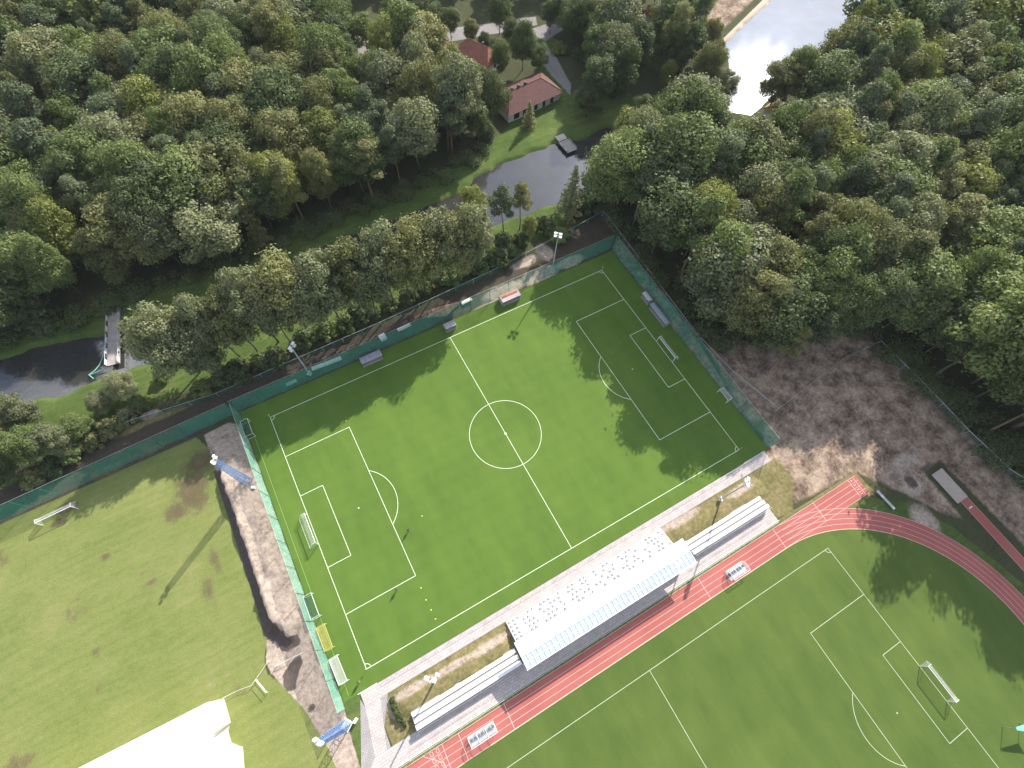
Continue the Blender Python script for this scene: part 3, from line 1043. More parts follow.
# ------------------------------------------------------------------ floodlights
def mast(label, base, h, az):
    t = thing('floodlight_mast', label, 'floodlight mast', (*base, 0), az, 'steel floodlight masts round the turf pitch')
    MB().tube([(0, 0, 0), (0, 0, h)], 0.24, 10, 0.10).build('pole', PALE_STEEL, t)
    MB().box((0, 0, 0.25), (1.0, 1.0, 0.5)).build('footing', WHITE_CONC, t)
    MB().box((0.42, 0.0, 1.3), (0.35, 0.7, 0.9)).build('switch_box', PALE_STEEL, t)
    cb = MB()
    cb.box((0, 0, h), (0.12, 2.2, 0.12)).box((0, 0, h - 1.1), (0.12, 2.2, 0.12))
    for s in (-0.35, 0.35):
        cb.box((0, s, h - 0.55), (0.1, 0.1, 1.16))
    cb.build('crossarm', PALE_STEEL, t)
    for s in (-1, 1):
        for zz in (h + 0.1, h - 1.0):
            f = MB()
            f.box((0.40, s * 0.7, zz), (0.6, 0.78, 0.38))
            fo = f.build('floodlight', WHITE, t)
            MB().box((0.71, s * 0.7, zz - 0.02), (0.02, 0.66, 0.3)).build('lamp_glass', LAMP_GLASS, fo)
    return t


def toward(b):
    return math.atan2(0 - b[1], 0 - b[0])


for lb, b, h in (('steel floodlight mast at the shaded pitch side, by the long white bench', (-37.6, 39.1), 15.0), ('steel floodlight mast near the netted corner by the pond trees', (36.8, 38.4), 16.6),
                 ('floodlight mast on the bank in front of the terrace nearest the link path', (-38.1, -40.2), 15.6), ('floodlight mast on the bank in front of the terrace nearest the bare ground', (38.0, -39.7), 15.8)):
    mast(lb, b, h, toward(b))


def lattice(label, base, h, az):
    t = thing('lattice_light_tower', label, 'lattice tower', (*base, 0), az, 'blue lattice light towers in the dirt strip')
    wb, wt = 0.75, 0.42
    for sx in (-1, 1):
        for sy in (-1, 1):
            MB().tube([(sx * wb, sy * wb, 0), (sx * wt, sy * wt, h)], 0.07, 6).build('leg', BLUE_STEEL, t)
    br = MB()
    n = 13
    for k_ in range(n):
        z0, z1 = h * k_ / n, h * (k_ + 1) / n
        a, b = wb + (wt - wb) * k_ / n, wb + (wt - wb) * (k_ + 1) / n
        cs0 = [(-a, -a), (a, -a), (a, a), (-a, a)]
        cs1 = [(-b, -b), (b, -b), (b, b), (-b, b)]
        for q in range(4):
            r_ = (q + 1) % 4
            br.tube([(*cs0[q], z0), (*cs1[r_], z1)], 0.035, 5).tube([(*cs0[r_], z0), (*cs1[q], z1)], 0.035, 5).tube([(*cs1[q], z1), (*cs1[r_], z1)], 0.045, 5)
    br.build('bracing', BLUE_STEEL, t)
    MB().box((0, 0, 0.1), (1.9, 1.9, 0.2)).build('footing', WHITE_CONC, t)
    MB().box((0, 0, h + 0.08), (0.9, 1.3, 0.10)).build('platform', PALE_STEEL, t)
    for s in (-1, 1):
        for zz in (h + 0.5, h + 1.5):
            fo = MB().box((0.35, s * 0.62, zz), (0.4, 0.6, 0.4)).build('floodlight', WHITE, t)
            MB().box((0.56, s * 0.62, zz), (0.02, 0.5, 0.3)).build('lamp_glass', LAMP_GLASS, fo)
    MB().box((1.5, -1.3, 0.6), (0.8, 0.6, 1.2)).build('switch_box', WHITE, t)
    return t


lattice('blue lattice light tower on the dirt berm near the bend of the green nets', (-59.9, 17.9), 17.4, math.radians(-30))
lattice('blue lattice light tower at the end of the dirt strip by the paved link', (-57.6, -39.2), 18.4, math.radians(35))

# ------------------------------------------------------------------ the covered stand
st = thing('covered_stand', 'white covered grandstand with rows of white seats beside the track', 'grandstand', (0, 0, 0))
XL, XR = -20.8, 20.9
NROW, RD = 10, 0.87
tb = MB()
prof = [(-38.2, -0.3), (-38.2, 0.45)]
for r in range(NROW):
    y0 = -38.2 - RD * (r + 1)
    z0 = 0.45 + 0.30 * r
    prof += [(y0, z0)] + ([(y0, z0 + 0.30)] if r < NROW - 1 else [])
prof += [(prof[-1][0], -0.3)]
n = len(prof)
vs = [(XL, p[0], p[1]) for p in prof] + [(XR, p[0], p[1]) for p in prof]
fs = [tuple(range(n)), tuple(range(2 * n - 1, n - 1, -1))] + [(i, i + n, (i + 1) % n + n, (i + 1) % n) for i in range(n)]
tb.add(vs, fs)
tb.build('terrace', WHITE_CONC, st)


def seat_shape(mb, x, y, z, dark):
    w = 0.16 if dark else 0.21
    hb = 0.24 if dark else 0.12
    mb.box((x, y - .16, z + .06), (2 * w, 0.36, 0.10))
    mb.box((x, y - .34, z + hb / 2 + 0.05), (2 * w, 0.05, hb), tilt=0.18)
    return mb


aisles = (-14.0, -7.0, -0.2, 6.9, 13.8)
slots = []
for r in range(NROW):
    xs = XL + 0.5
    g_i = 0
    pat = random.Random(r * 13 + 1)
    while xs < XR - 0.3:
        if min(abs(xs - a_) for a_ in aisles) > 0.5:
            slots.append((r, xs, g_i))
        g_i += 1
        xs += 0.52
shade_cells = set()  # shadows of the white seat backs, put in as dark grey seats
for r in range(NROW):
    pr = random.Random(50 + r)
    i = 0
    while i < 84:
        run = pr.choice((1, 2, 2, 3))
        for q in range(run):
            shade_cells.add((r, i + 2 * q))
        i += 2 * run + pr.choice((2, 2, 3, 3))
vis = [(r, x_, g_) for (r, x_, g_) in slots if r < 5]
bulk_white = MB()
cnt = 0
for (r, x_, g_) in slots:
    y0, z0 = -38.2 - RD * r - 0.28, 0.45 + 0.30 * r
    dark = (r, g_) in shade_cells
    if dark and cnt < 98 and r < 4:
        seat_shape(MB(), x_, y0, z0, True).build('seat', SEAT_SHADE, st)['label'] = 'dark grey seat added for the shade between white seats'
        cnt += 1
    elif dark and r < 5:
        slots_dark = seat_shape(bulk_dark if 'bulk_dark' in globals() else globals().setdefault('bulk_dark', MB()), x_, y0, z0, True)
    else:
        seat_shape(bulk_white, x_, y0, z0, True)
o = bulk_white.build('seat_rows', SEAT_WHITE, st)
o['kind'] = 'stuff'
if 'bulk_dark' in globals():
    o = bulk_dark.build('shade_seat_rows', SEAT_SHADE, st)
    o['kind'] = 'stuff'
# roof: opaque front sheet, ribs, milky rear strip, raking columns
RX0, RX1 = -21.4, 21.6


def roof_pt(y):
    return 6.5 + (y + 42.4) / (-48.0 + 42.4) * (5.75 - 6.5)


rf = MB()
ys = [-42.4, -45.45]
vs = []
for y_ in ys:
    for dz in (0.0, 0.14):
        vs += [(RX0, y_, roof_pt(y_) + dz), (RX1, y_, roof_pt(y_) + dz)]
rf.add(vs, [(0, 1, 5, 4), (2, 6, 7, 3), (0, 2, 3, 1), (4, 5, 7, 6), (0, 4, 6, 2), (1, 3, 7, 5)])
rf.build('roof', WHITE, st)
ps = MB()
y0, y1 = -45.47, -47.95
ps.add([(RX0, y0, roof_pt(y0) + .03), (RX1, y0, roof_pt(y0) + .03), (RX1, y1, roof_pt(y1) + .03), (RX0, y1, roof_pt(y1) + .03)], [(3, 2, 1, 0)])
ps.build('translucent_strip', POLY, st)
rb = MB()
for i in range(38):
    x_ = RX0 + 0.1 + (RX1 - RX0 - 0.2) * i / 37
    zc = (roof_pt(y0) + roof_pt(y1)) / 2 + 0.06
    ang = math.atan2(roof_pt(y0) - roof_pt(y1), y0 - y1)
    rb.box((x_, (y0 + y1) / 2, zc), (0.16, y0 - y1, 0.12), tilt=ang)
rb.box((0, y1 - 0.06, roof_pt(y1) + 0.02), (RX1 - RX0, 0.14, 0.2))
rb.box((0, -46.7, roof_pt(-46.7) + 0.05), (RX1 - RX0, 0.08, 0.07))
rb.build('roof_ribs', WHITE, st)
for i in range(8):
    x_ = -20.3 + i * 5.83
    MB().tube([(x_, -47.3, 0), (x_, -47.3, 5.8)], 0.12, 8).build('column', WHITE, st)
    MB().tube([(x_, -47.3, 5.2), (x_, -42.7, 6.35)], 0.09, 8).build('roof_beam', WHITE, st)
MB().box((0.05, -47.05, 1.5), (41.6, 0.12, 3.0)).build('rear_wall', WALL, st)

# open terraces with white bench rows each side
for lb, x0, x1 in (('open white bench terrace between the stand and the paved link path', -45.5, -21.6), ('open white bench terrace between the stand and the bare ground', 23.6, 46.6)):
    t = thing('bench_terrace', lb, 'bench terrace', ((x0 + x1) / 2, -43.4, 0), 0, 'open bench terraces beside the stand')
    w = x1 - x0
    d = MB()
    for i in range(3):
        d.box((0, -0.58 - i * 1.2, 0.35 + 0.22 * i), (w, 1.16, 0.7 + 0.44 * i))
    d.build('steps', simple('terrace_grey', (0.40, 0.39, 0.40), 0.85, var=0.08), t)
    for i in range(3):
        z_ = 0.7 + 0.44 * i
        bq = MB()
        bq.box((0, -0.62 - i * 1.2, z_ + 0.37), (w - 0.1, 0.80, 0.08))
        nb = int(w / 2.2)
        for j in range(nb + 1):
            bq.box((-w / 2 + 0.3 + (w - 0.6) * j / nb, -0.62 - i * 1.2, z_ + 0.165), (0.1, 0.7, 0.33))
        bq.build('bench', WHITE, t)
    MB().tube([(-w / 2, -3.75, 2.6), (w / 2, -3.75, 2.6)], 0.04, 6).build('back_rail', STEEL, t)

# big white hall at the edge of the practice field
t = thing('sports_hall', 'large plain white flat-roofed hall on the practice field', 'hall', (-77.2, -22.6, 0))
hz = 7.0
poly = [(-60, 3.6), (-59.9, 2.35), (0, -0.35), (0.0, -5.0), (-0.95, -6.2), (-0.95, -8.4), (0.2, -9.7), (0.9, -10.2), (0.1, -14.0), (0.4, -40), (-60, -40)]
poly = poly[1:]
MB().prism([(p[0] - (0.12 if i in (1, 2, 6, 7, 8) else 0), p[1]) for i, p in enumerate(poly)], 0, hz - 0.3).build('wall', WALL, t)
MB().prism(poly, hz - 0.3, hz).build('roof', simple('white_roof_membrane', (0.86, 0.86, 0.87), 0.6, var=0.02), t)
MB().tube([(-0.2, -5.2, 0.2), (-0.35, -6.0, hz - 0.4)], 0.09, 8).build('downpipe', STEEL, t)
t = thing('rope_barrier', 'thin white rope on posts from the white hall to the dirt strip', 'rope barrier', (-77.0, -22.9, 0))
MB().tube([(0, 0, 0.95), (2.8, -0.15, 0.8), (5.4, -0.6, 0.95), (7.6, 0.7, 0.85), (9.6, 1.9, 0.95)], 0.035, 5).build('rope', WHITE, t)
for p in ((0, 0), (5.4, -0.6), (9.6, 1.9)):
    MB().tube([(p[0], p[1], 0), (p[0], p[1], 1.0)], 0.05, 6).build('post', WHITE, t)
t = thing('gate_frame', 'narrow white tubular gate frame where the rope meets the dirt', 'gate', (-69.9, -24.6, 0), math.radians(-70))
MB().tube([(-1.7, 0, 0), (-1.7, 0, 1.3), (1.7, 0, 1.3), (1.7, 0, 0)], 0.05, 6).build('frame', WHITE, t)
MB().tube([(-1.7, 0, 0.6), (1.7, 0, 0.6)], 0.04, 6).build('mid_rail', WHITE, t)
t = thing('road_barrier', 'thin white pole barrier beside the dark wet soil patch', 'barrier', (-66.2, -22.5, 0), math.radians(-3))
MB().tube([(0, 0, 0.9), (5.6, 0, 1.0)], 0.05, 6).build('pole', WHITE, t)
MB().tube([(0, 0, 0), (0, 0, 1.0)], 0.10, 8).build('pivot_post', WHITE, t)


# ------------------------------------------------------------------ shelters, benches, boxes
def dugout(label, x, y, rz, w, d, h, roofm, group, clear=False, seats=6, stripe=None):
    """team shelter: local +y is the open front"""
    t = thing('team_shelter', label, 'team shelter', (x, y, 0), rz, group)
    n = 6
    prof = [(-d / 2 + d * 0.05, 0.1), (-d / 2, 1.2), (-d / 2 + 0.25, h - 0.25), (-d / 2 + 0.7, h), (d * 0.15, h + 0.02), (d / 2, h - 0.1)]
    vs = [(-w / 2, p[0], p[1]) for p in prof] + [(w / 2, p[0], p[1]) for p in prof]
    MB().add(vs, [(i, i + 1, i + 1 + n, i + n) for i in range(n - 1)]).build('canopy', roofm, t)
    fr = MB()
    for s in (-1, -0.34, 0.34, 1):
        fr.tube([(s * w / 2, p[0], p[1]) for p in prof], 0.05, 6)
    fr.tube([(-w / 2, d / 2, h - 0.1), (w / 2, d / 2, h - 0.1)], 0.05, 6)
    fr.tube([(-w / 2, -d / 2, 1.2), (w / 2, -d / 2, 1.2)], 0.04, 6)
    fr.build('frame', WHITE if clear else PALE_STEEL, t)
    for s in (-1, 1):
        MB().add([(s * w / 2, p[0], p[1]) for p in prof] + [(s * w / 2, d / 2 - 0.2, 0.1)], [tuple(range(n + 1))]).build('side_panel', CLEAR if clear else roofm, t)
    for i in range(seats):
        x_ = -w / 2 + w * (i + 0.5) / seats
        m_ = MB()
        m_.box((x_, -0.15, 0.45), (w / seats * 0.72, 0.5, 0.07)).box((x_, -0.42, 0.75), (w / seats * 0.72, 0.07, 0.55)).box((x_, -0.15, 0.2), (0.08, 0.3, 0.4))
        m_.build('seat', BLACK_CLOTH if clear else SEAT_WHITE, t)
    MB().box((0, 0, 0.05), (w + 0.1, d, 0.10)).build('base', WOOD if not clear else PALE_STEEL, t)
    if stripe:
        MB().box((0, -0.05, h + 0.075), (w * 0.86, 0.5, 0.05)).build('painted_board', stripe, t)
        MB().box((0, -0.75, h + 0.04), (w * 0.96, 0.7, 0.08)).build('rear_panel', simple('ochre_panel', (0.50, 0.33, 0.20), 0.6), t)
    return t


GR = 'team shelters along the shaded touchline'
dugout('long grey-violet team shelter in shade on the touchline', -21.6, 35.5, math.pi, 5.6, 2.4, 2.1, PURPLE_ROOF, GR)
dugout('short pale grey team shelter in shade beside the halfway line', 1.4, 34.9, math.pi, 3.0, 2.2, 2.0, simple('pale_grey_sheet', (0.42, 0.40, 0.40), 0.6), GR, seats=3)
dugout('sunlit team shelter with red board and ochre rear panel on the touchline', 20.8, 35.6, math.pi, 5.8, 2.8, 2.1, simple('pink_white_sheet', (0.62, 0.52, 0.50), 0.6), GR, stripe=RED_PAINT)
GT = 'glazed team shelters standing on the track'
dugout('glazed white-framed team shelter on the track by the start boxes', -34.6, -53.8, math.pi, 5.6, 2.0, 2.0, CLEAR, GT, clear=True, seats=7)
dugout('glazed white-framed team shelter on the track near the sprint chute', 30.6, -54.5, math.pi, 4.6, 2.3, 2.0, CLEAR, GT, clear=True, seats=6)
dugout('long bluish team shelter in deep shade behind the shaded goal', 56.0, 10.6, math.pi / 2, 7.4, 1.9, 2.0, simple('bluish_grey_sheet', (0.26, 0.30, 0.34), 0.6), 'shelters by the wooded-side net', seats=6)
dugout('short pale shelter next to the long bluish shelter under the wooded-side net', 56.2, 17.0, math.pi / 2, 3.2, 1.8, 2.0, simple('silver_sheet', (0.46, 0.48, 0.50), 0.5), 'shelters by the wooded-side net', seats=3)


def bench(label, x, y, rz, w, m, d=0.5, back=False, cat='bench', h=0.5):
    t = thing('bench', label, cat, (x, y, 0), rz, 'benches outside the pitch')
    s = MB()
    for i in range(3):
        s.box((0, (i - 1) * d / 3, h), (w, d / 3 * 0.85, 0.06))
    s.build('seat', m, t)
    for sx in (-0.42, 0, 0.42):
        MB().box((sx * w, 0, h / 2 - 0.02), (0.1, d * 0.8, h - 0.06)).build('leg', STEEL, t)
    if back:
        MB().box((0, -d / 2, h + 0.35), (w, 0.06, 0.35)).build('backrest', m, t)
    return t


bench('long narrow pale bench on the grass beside the track bend', 74.1, -59.5, math.radians(94), 5.4, PALE_STEEL, 0.7)
bench('long white bench behind the green net next to the floodlight mast', -32.6, 39.7, math.radians(-3), 8.0, WHITE, 1.3, True)
bench('white bench behind the green net between a white crate and the soil heap', -9.9, 40.6, math.radians(2), 4.0, WHITE, 1.2, True)
bench('white bench behind the green net near the sunlit team shelter', 9.4, 40.4, math.radians(2), 3.2, WHITE, 1.2, True)
bench('short grey-white bench behind the green net, lowest along that net', -42.6, 38.6, math.radians(2), 2.8, PALE_STEEL, 1.0)
t = thing('storage_crate', 'small square white crate behind the green net in shade', 'crate', (-16.4, 40.2, 0), 0.1)
MB().box((0, 0, 0.6), (1.7, 1.5, 1.2)).build('body', WHITE, t)
MB().box((0, 0, 1.24), (1.8, 1.6, 0.08)).build('lid', WHITE, t)

heap = thing('soil_heap', 'orange-brown heap of soil and rubble behind the halfway line net', 'soil heap', (2.8, 41.0, 0))
hv, hf = [], []
nr, na = 7, 20
for i in range(nr):
    for j in range(na):
        a = 2 * math.pi * j / na
        r = i / (nr - 1)
        wob_ = 1 + 0.25 * math.sin(3 * a + 1) + random.uniform(-.1, .1)
        hv.append((4.2 * r * wob_ * math.cos(a), 1.7 * r * wob_ * math.sin(a), 1.1 * (1 - r) ** 0.8 + random.uniform(-.08, .12) * (1 - r) - 0.05 * (r > 0.99)))
for i in range(nr - 1):
    for j in range(na):
        hf.append((i * na + j, (i + 1) * na + j, (i + 1) * na + (j + 1) % na, i * na + (j + 1) % na))
link_mesh('mound', hv, hf, ORANGE_SOIL, heap, True)

# corner flags, cones, balls
k0 = None
for (x_, y_, lb) in ((-HL, HW, 'corner flag at the shaded corner by the two green nets'), (HL, HW, 'corner flag in shade at the wooded corner by the team shelters'), (HL, -HW, 'corner flag in shade at the corner by the bare ground'), (-HL, -HW, 'corner flag at the sunlit corner by the stored small goals')):
    if k0 is None:
        k0 = thing('corner_flag', lb, 'corner flag', (x_, y_, 0), 0, 'corner flags of the turf pitch')
        MB().tube([(0, 0, 0), (0, 0, 1.5)], 0.03, 6).build('pole', WHITE, k0)
        MB().add([(0.03, 0, 1.5), (0.45, 0.05, 1.38), (0.42, 0.02, 1.18), (0.03, 0, 1.1), (0.03, 0.02, 1.5), (0.45, 0.07, 1.38), (0.42, 0.04, 1.18), (0.03, 0.02, 1.1)], [(0, 1, 2, 3), (7, 6, 5, 4), (0, 4, 5, 1), (1, 5, 6, 2), (2, 6, 7, 3)]).build('flag', CONE_Y, k0)
    else:
        copy_thing(k0, (x_, y_, 0), lb)
cv, cf = [], []
for i, (r, z_) in enumerate(((0.17, 0.03), (0.15, 0.05), (0.09, 0.08), (0.05, 0.09))):
    for j in range(12):
        cv.append((r * math.cos(j * math.pi / 6), r * math.sin(j * math.pi / 6), z_))
for i in range(3):
    for j in range(12):
        cf.append((i * 12 + j, i * 12 + (j + 1) % 12, (i + 1) * 12 + (j + 1) % 12, (i + 1) * 12 + j))
cone0 = None
for q, lb in (((421, 588), 'yellow marker disc nearest the penalty area, first of the line of four'), ((426, 600), 'yellow marker disc second from the penalty area in the line of four'), ((431, 610), 'yellow marker disc third from the penalty area in the line of four'), ((435.5, 619), 'yellow marker disc farthest from the penalty area in the line of four'),
              ((422, 516), 'lone pale marker disc beside the penalty arc'), ((346, 421), 'lone pale marker disc just outside the shaded penalty area corner')):
    if cone0 is None:
        cone0 = link_mesh('marker_disc', cv, cf, CONE_Y)
        o = cone0
    else:
        o = cone0.copy()
        COL.objects.link(o)
    o.location = (*G(*q), 0.02)
    props(o, lb, 'marker disc', 'marker discs on the turf pitch')
import bmesh


# ------------------------------------------------------------------ people
def person(label, x, y, rz, stride, shirt_m, short_m):
    t = thing('person', label, 'person', (x, y, 0.015), rz, 'people on the turf pitch')
    vs = [(0, 0, .95), (0, 0, 1.15), (0, .01, 1.40), (0, .02, 1.50), (0, .04, 1.62), (0, .04, 1.74),
          (-.10, 0, .90), (-.11, stride * .5, .50), (-.11, stride * .9 - .05, .09), (-.11, stride * .9 + .14, .04),
          (.10, 0, .90), (.11, -stride * .3, .50), (.11, -stride * .9 - .08, .10), (.11, -stride * .9 + .1, .04),
          (-.19, 0, 1.40), (-.25, -stride * .35, 1.14), (-.24, -stride * .35 + .18, .95), (-.235, -stride * .35 + .24, .88),
          (.19, 0, 1.40), (.25, stride * .35, 1.14), (.24, stride * .35 + .2, .97), (.235, stride * .35 + .26, .90)]
    ed = [(0, 1), (1, 2), (2, 3), (3, 4), (4, 5), (0, 6), (6, 7), (7, 8), (8, 9), (0, 10), (10, 11), (11, 12), (12, 13), (2, 14), (14, 15), (15, 16), (16, 17), (2, 18), (18, 19), (19, 20), (20, 21)]
    rad = [.135, .125, .14, .06, .095, .08, .095, .065, .045, .035, .095, .065, .045, .035, .06, .042, .034, .03, .06, .042, .034, .03]

    def skin(name, sel, grow, mat, root):
        me_ = bpy.data.meshes.new(name)
        idx = {v: i for i, v in enumerate(sel)}
        me_.from_pydata([vs[i] for i in sel], [(idx[a], idx[b]) for a, b in ed if a in idx and b in idx], [])
        o_ = bpy.data.objects.new(name, me_)
        COL.objects.link(o_)
        md = o_.modifiers.new('skin', 'SKIN')
        if not me_.skin_vertices:
            me_.attributes.new  # skin layer is created with the modifier below
        bpy.context.view_layer.objects.active = o_
        if not me_.skin_vertices:
            bm2 = bmesh.new()
            bm2.from_mesh(me_)
            bm2.verts.layers.skin.verify()
            bm2.to_mesh(me_)
            bm2.free()
        for i, v in enumerate(sel):
            me_.skin_vertices[0].data[i].radius = (rad[v] * grow, rad[v] * grow)
            me_.skin_vertices[0].data[i].use_root = (v == root)
        sb = o_.modifiers.new('smooth', 'SUBSURF')
        sb.levels = sb.render_levels = 1
        me_.materials.append(mat)
        o_.parent = t
        return o_

    skin('body', list(range(22)), 1.0, SKIN, 0)
    skin('shirt', [0, 1, 2, 14, 15, 18, 19], 1.4, shirt_m, 0)
    skin('shorts', [0, 6, 7, 10, 11], 1.4, short_m, 0)
    hm_ = bmesh.new()
    bmesh.ops.create_icosphere(hm_, subdivisions=2, radius=0.135)
    for v in [v for v in hm_.verts if v.co.z < -0.03 and v.co.y > -0.02]:
        v.co *= 0.75
    me_ = bpy.data.meshes.new('hair')
    hm_.to_mesh(me_)
    hm_.free()
    me_.materials.append(HAIR)
    ho = bpy.data.objects.new('hair', me_)
    ho.location = (0, 0.025, 1.715)
    ho.parent = t
    COL.objects.link(ho)


person('person in dark clothes walking beside the penalty arc on the sunlit turf', *G(408.5, 531), 0.9, 0.3, BLACK_CLOTH, BLACK_CLOTH)
person('person in dark top standing on the edge of the penalty area near the marker discs', *G(397, 590), 2.2, 0.1, NAVY_CLOTH, BLACK_CLOTH)
person('person standing alone by the corner between the path and stored goals', *G(359.5, 682), -0.6, 0.16, BLACK_CLOTH, NAVY_CLOTH)


# ------------------------------------------------------------------ houses, bridge, jetty
def hip_house(label, name, c, rz, w, d, eave, ridge, over, inset, roofm, openings, chim=None):
    """w along local x, d along local y"""
    t = thing(name, label, 'house', (*c, 0), rz)
    wl = MB()
    x, y = w / 2 - over, d / 2 - over
    wl.prism([(-x, -y), (x, -y), (x, y), (-x, y)], -0.2, eave - 0.05)
    wl.build('wall', WALL, t)
    x, y = w / 2, d / 2
    e0 = [(-x, -y, eave), (x, -y, eave), (x, y, eave), (-x, y, eave)]
    r0 = [(-x + inset, 0, ridge), (x - inset, 0, ridge)]
    r = MB().add(e0 + r0, [(0, 1, 5, 4), (1, 2, 5), (2, 3, 4, 5), (3, 0, 4), (3, 2, 1, 0)]).build('roof', roofm, t)
    rc = MB()
    rc.tube([r0[0], r0[1]], 0.13, 6)
    for a, b in ((0, 0), (3, 0), (1, 1), (2, 1)):
        rc.tube([e0[a], r0[b]], 0.11, 6)
    rc.build('ridge_cap', roofm, r)
    for (side, u, wd, z0, z1, nm) in openings:
        m = MB()
        yy = d / 2 - over
        xx = w / 2 - over
        if side == 's':
            m.box((u, -yy - 0.01, (z0 + z1) / 2), (wd, 0.1, z1 - z0))
        else:
            m.box((xx + 0.01, u, (z0 + z1) / 2), (0.1, wd, z1 - z0))
        fo = m.build(nm, DARK_GLASS, t)
        f2 = MB()
        for s in (-1, 1):
            if side == 's':
                f2.box((u + s * wd / 2, -yy - 0.05, (z0 + z1) / 2), (0.1, 0.16, z1 - z0 + 0.1))
            else:
                f2.box((xx + 0.05, u + s * wd / 2, (z0 + z1) / 2), (0.16, 0.1, z1 - z0 + 0.1))
        if side == 's':
            f2.box((u, -yy - 0.05, z1 + 0.02), (wd + 0.1, 0.14, 0.1))
        else:
            f2.box((xx + 0.05, u, z1 + 0.02), (0.14, wd + 0.1, 0.1))
        f2.build('frame', WHITE, fo)
    for p in (chim or ()):
        MB().box(p, (0.7, 0.9, 1.3)).build('roof_vent', DARK_STEEL, r)
    return t


hip_house('white lodge with a brown-red hipped roof on the lawn above the pond jetty', 'lodge_house', (67.3, 108.8), math.radians(6.5), 24.5, 14.0, 3.2, 6.4, 0.9, 5.5, BROWN_ROOF,
          [('s', 0.5, 1.6, 0.3, 2.6, 'window'), ('s', 4.0, 1.4, 0.1, 2.7, 'door'), ('s', 7.6, 1.6, 0.3, 2.6, 'window'), ('s', -4.0, 3.0, 0.3, 2.6, 'window'), ('s', -8.0, 2.6, 0.3, 2.6, 'window'), ('e', 0, 2.2, 0.4, 2.5, 'window'), ('e', -4, 1.4, 0.4, 2.5, 'window')],
          [(-5.5, 0.55, 6.4), (-2.6, 0.55, 6.4), (0.3, 0.55, 6.4)])
hip_house('house with an orange-red tiled roof beyond the lodge, half behind trees', 'tiled_house', (62.6, 136.2), math.radians(-62), 16.5, 11.0, 3.4, 7.2, 0.7, 3.8, RED_ROOF,
          [('s', -3, 1.6, 0.8, 2.4, 'window'), ('s', 2.5, 1.6, 0.8, 2.4, 'window'), ('e', 0.0, 1.6, 0.8, 2.4, 'window')], [(2, 0.5, 7.2)])
hip_house('low annex with an orange-red roof joined behind the tiled house', 'annex_house', (51.5, 146.5), math.radians(-8), 9.0, 6.0, 2.8, 5.2, 0.5, 2.5, RED_ROOF, [('s', 0, 1.4, 0.8, 2.2, 'window')])
hip_house('small hut with a tan roof by the glinting lake shore', 'lake_hut', (147.0, 62.0), math.radians(15), 10.0, 8.0, 2.6, 4.6, 0.6, 3.0, TAN_ROOF, [('s', 0, 1.4, 0.8, 2.1, 'window')])
hip_house('small red-roofed kiosk among dark trees near the lake path', 'kiosk_hut', (139.5, 131.5), math.radians(40), 6.5, 4.5, 2.6, 4.2, 0.4, 1.8, simple('red_kiosk_roof', (0.40, 0.09, 0.05), 0.6), [('s', 0, 1.4, 0.8, 2.1, 'window')])

t = thing('jetty', 'pale wooden bathing jetty with steps at the pond bank', 'jetty', (69.2, 83.2, 0), math.radians(2))
dk = MB()
for i in range(22):
    dk.box((0, -4.1 + i * 0.27, 0.25), (4.2, 0.24, 0.10))
dk.build('deck', WOOD, t)
dk = MB()
for i in range(9):
    dk.box((0, 2.0 + i * 0.27, 0.38 + i * 0.03), (3.5, 0.25, 0.10))
dk.build('landing', simple('sunbleached_wood', (0.55, 0.50, 0.45), 0.8), t)
for sx in (-1.9, 1.9):
    for sy in (-3.8, -1.2, 1.4):
        MB().tube([(sx, sy, -1.8), (sx, sy, 0.9)], 0.11, 8).build('pile', BROWN_WOOD, t)
for sx in (-1.9, 1.9):
    MB().tube([(sx, -3.8, 0.85), (sx, 1.4, 0.85)], 0.05, 6).build('handrail', WHITE, t)

br0, br1 = Vector((-81.3, 65.0, 0)), Vector((-77.8, 82.4, 0))
d = br1 - br0
t = thing('footbridge', 'grey footbridge with panelled railings crossing the dark stream', 'footbridge', br0, math.atan2(d.y, d.x))
Lb = d.length
pk = MB()
nb = int(Lb / 0.3)
for i in range(nb):
    pk.box((Lb * (i + 0.5) / nb, 0, 0.5), (0.27, 3.0, 0.10))
pk.build('deck', simple('bridge_plank', (0.38, 0.34, 0.32), 0.85, var=0.2, scale=1.0), t)
for s in (-1, 1):
    MB().box((Lb / 2, s * 1.35, 0.30), (Lb, 0.22, 0.30)).build('beam', STEEL, t)
    r_ = MB()
    r_.tube([(0, s * 1.55, 1.55), (Lb, s * 1.55, 1.55)], 0.05, 6)
    for i in range(11):
        r_.tube([(Lb * i / 10, s * 1.55, 0.4), (Lb * i / 10, s * 1.55, 1.55)], 0.045, 6)
    rail_o = r_.build('railing', PALE_STEEL, t)
    pn = MB()
    for i in range(0, 10):
        if i % 2 == 0:
            pn.box((Lb * (i + 0.5) / 10, s * 1.55, 1.0), (Lb / 10 - 0.15, 0.05, 0.75))
    pn.build('infill_panel', WHITE_CONC, rail_o)
hose = MB()
pts_ = [G(104, 317), G(104.5, 335), G(104.5, 345), G(102, 355), G(98, 364), G(93, 370), G(87.5, 374)]
hose.tube([(p[0], p[1], -0.55) for p in pts_], 0.14, 6)
hose.tube([(*G(87.5, 374), -0.5), (*G(96, 372), -0.2), (*G(106, 369), 0.2)], 0.12, 6)
hose.tube([(*G(87.5, 374), -0.5), (*G(94, 379), 0.1)], 0.12, 6)
o = hose.build('floating_boom', TURQ)
props(o, 'turquoise floating hose curving on the water beside the footbridge', 'hose')
t = thing('flag_awning', 'small turquoise awning on a post at the edge of the infield', 'awning', (*G(1024, 731, 3.0), 0), math.radians(-20))
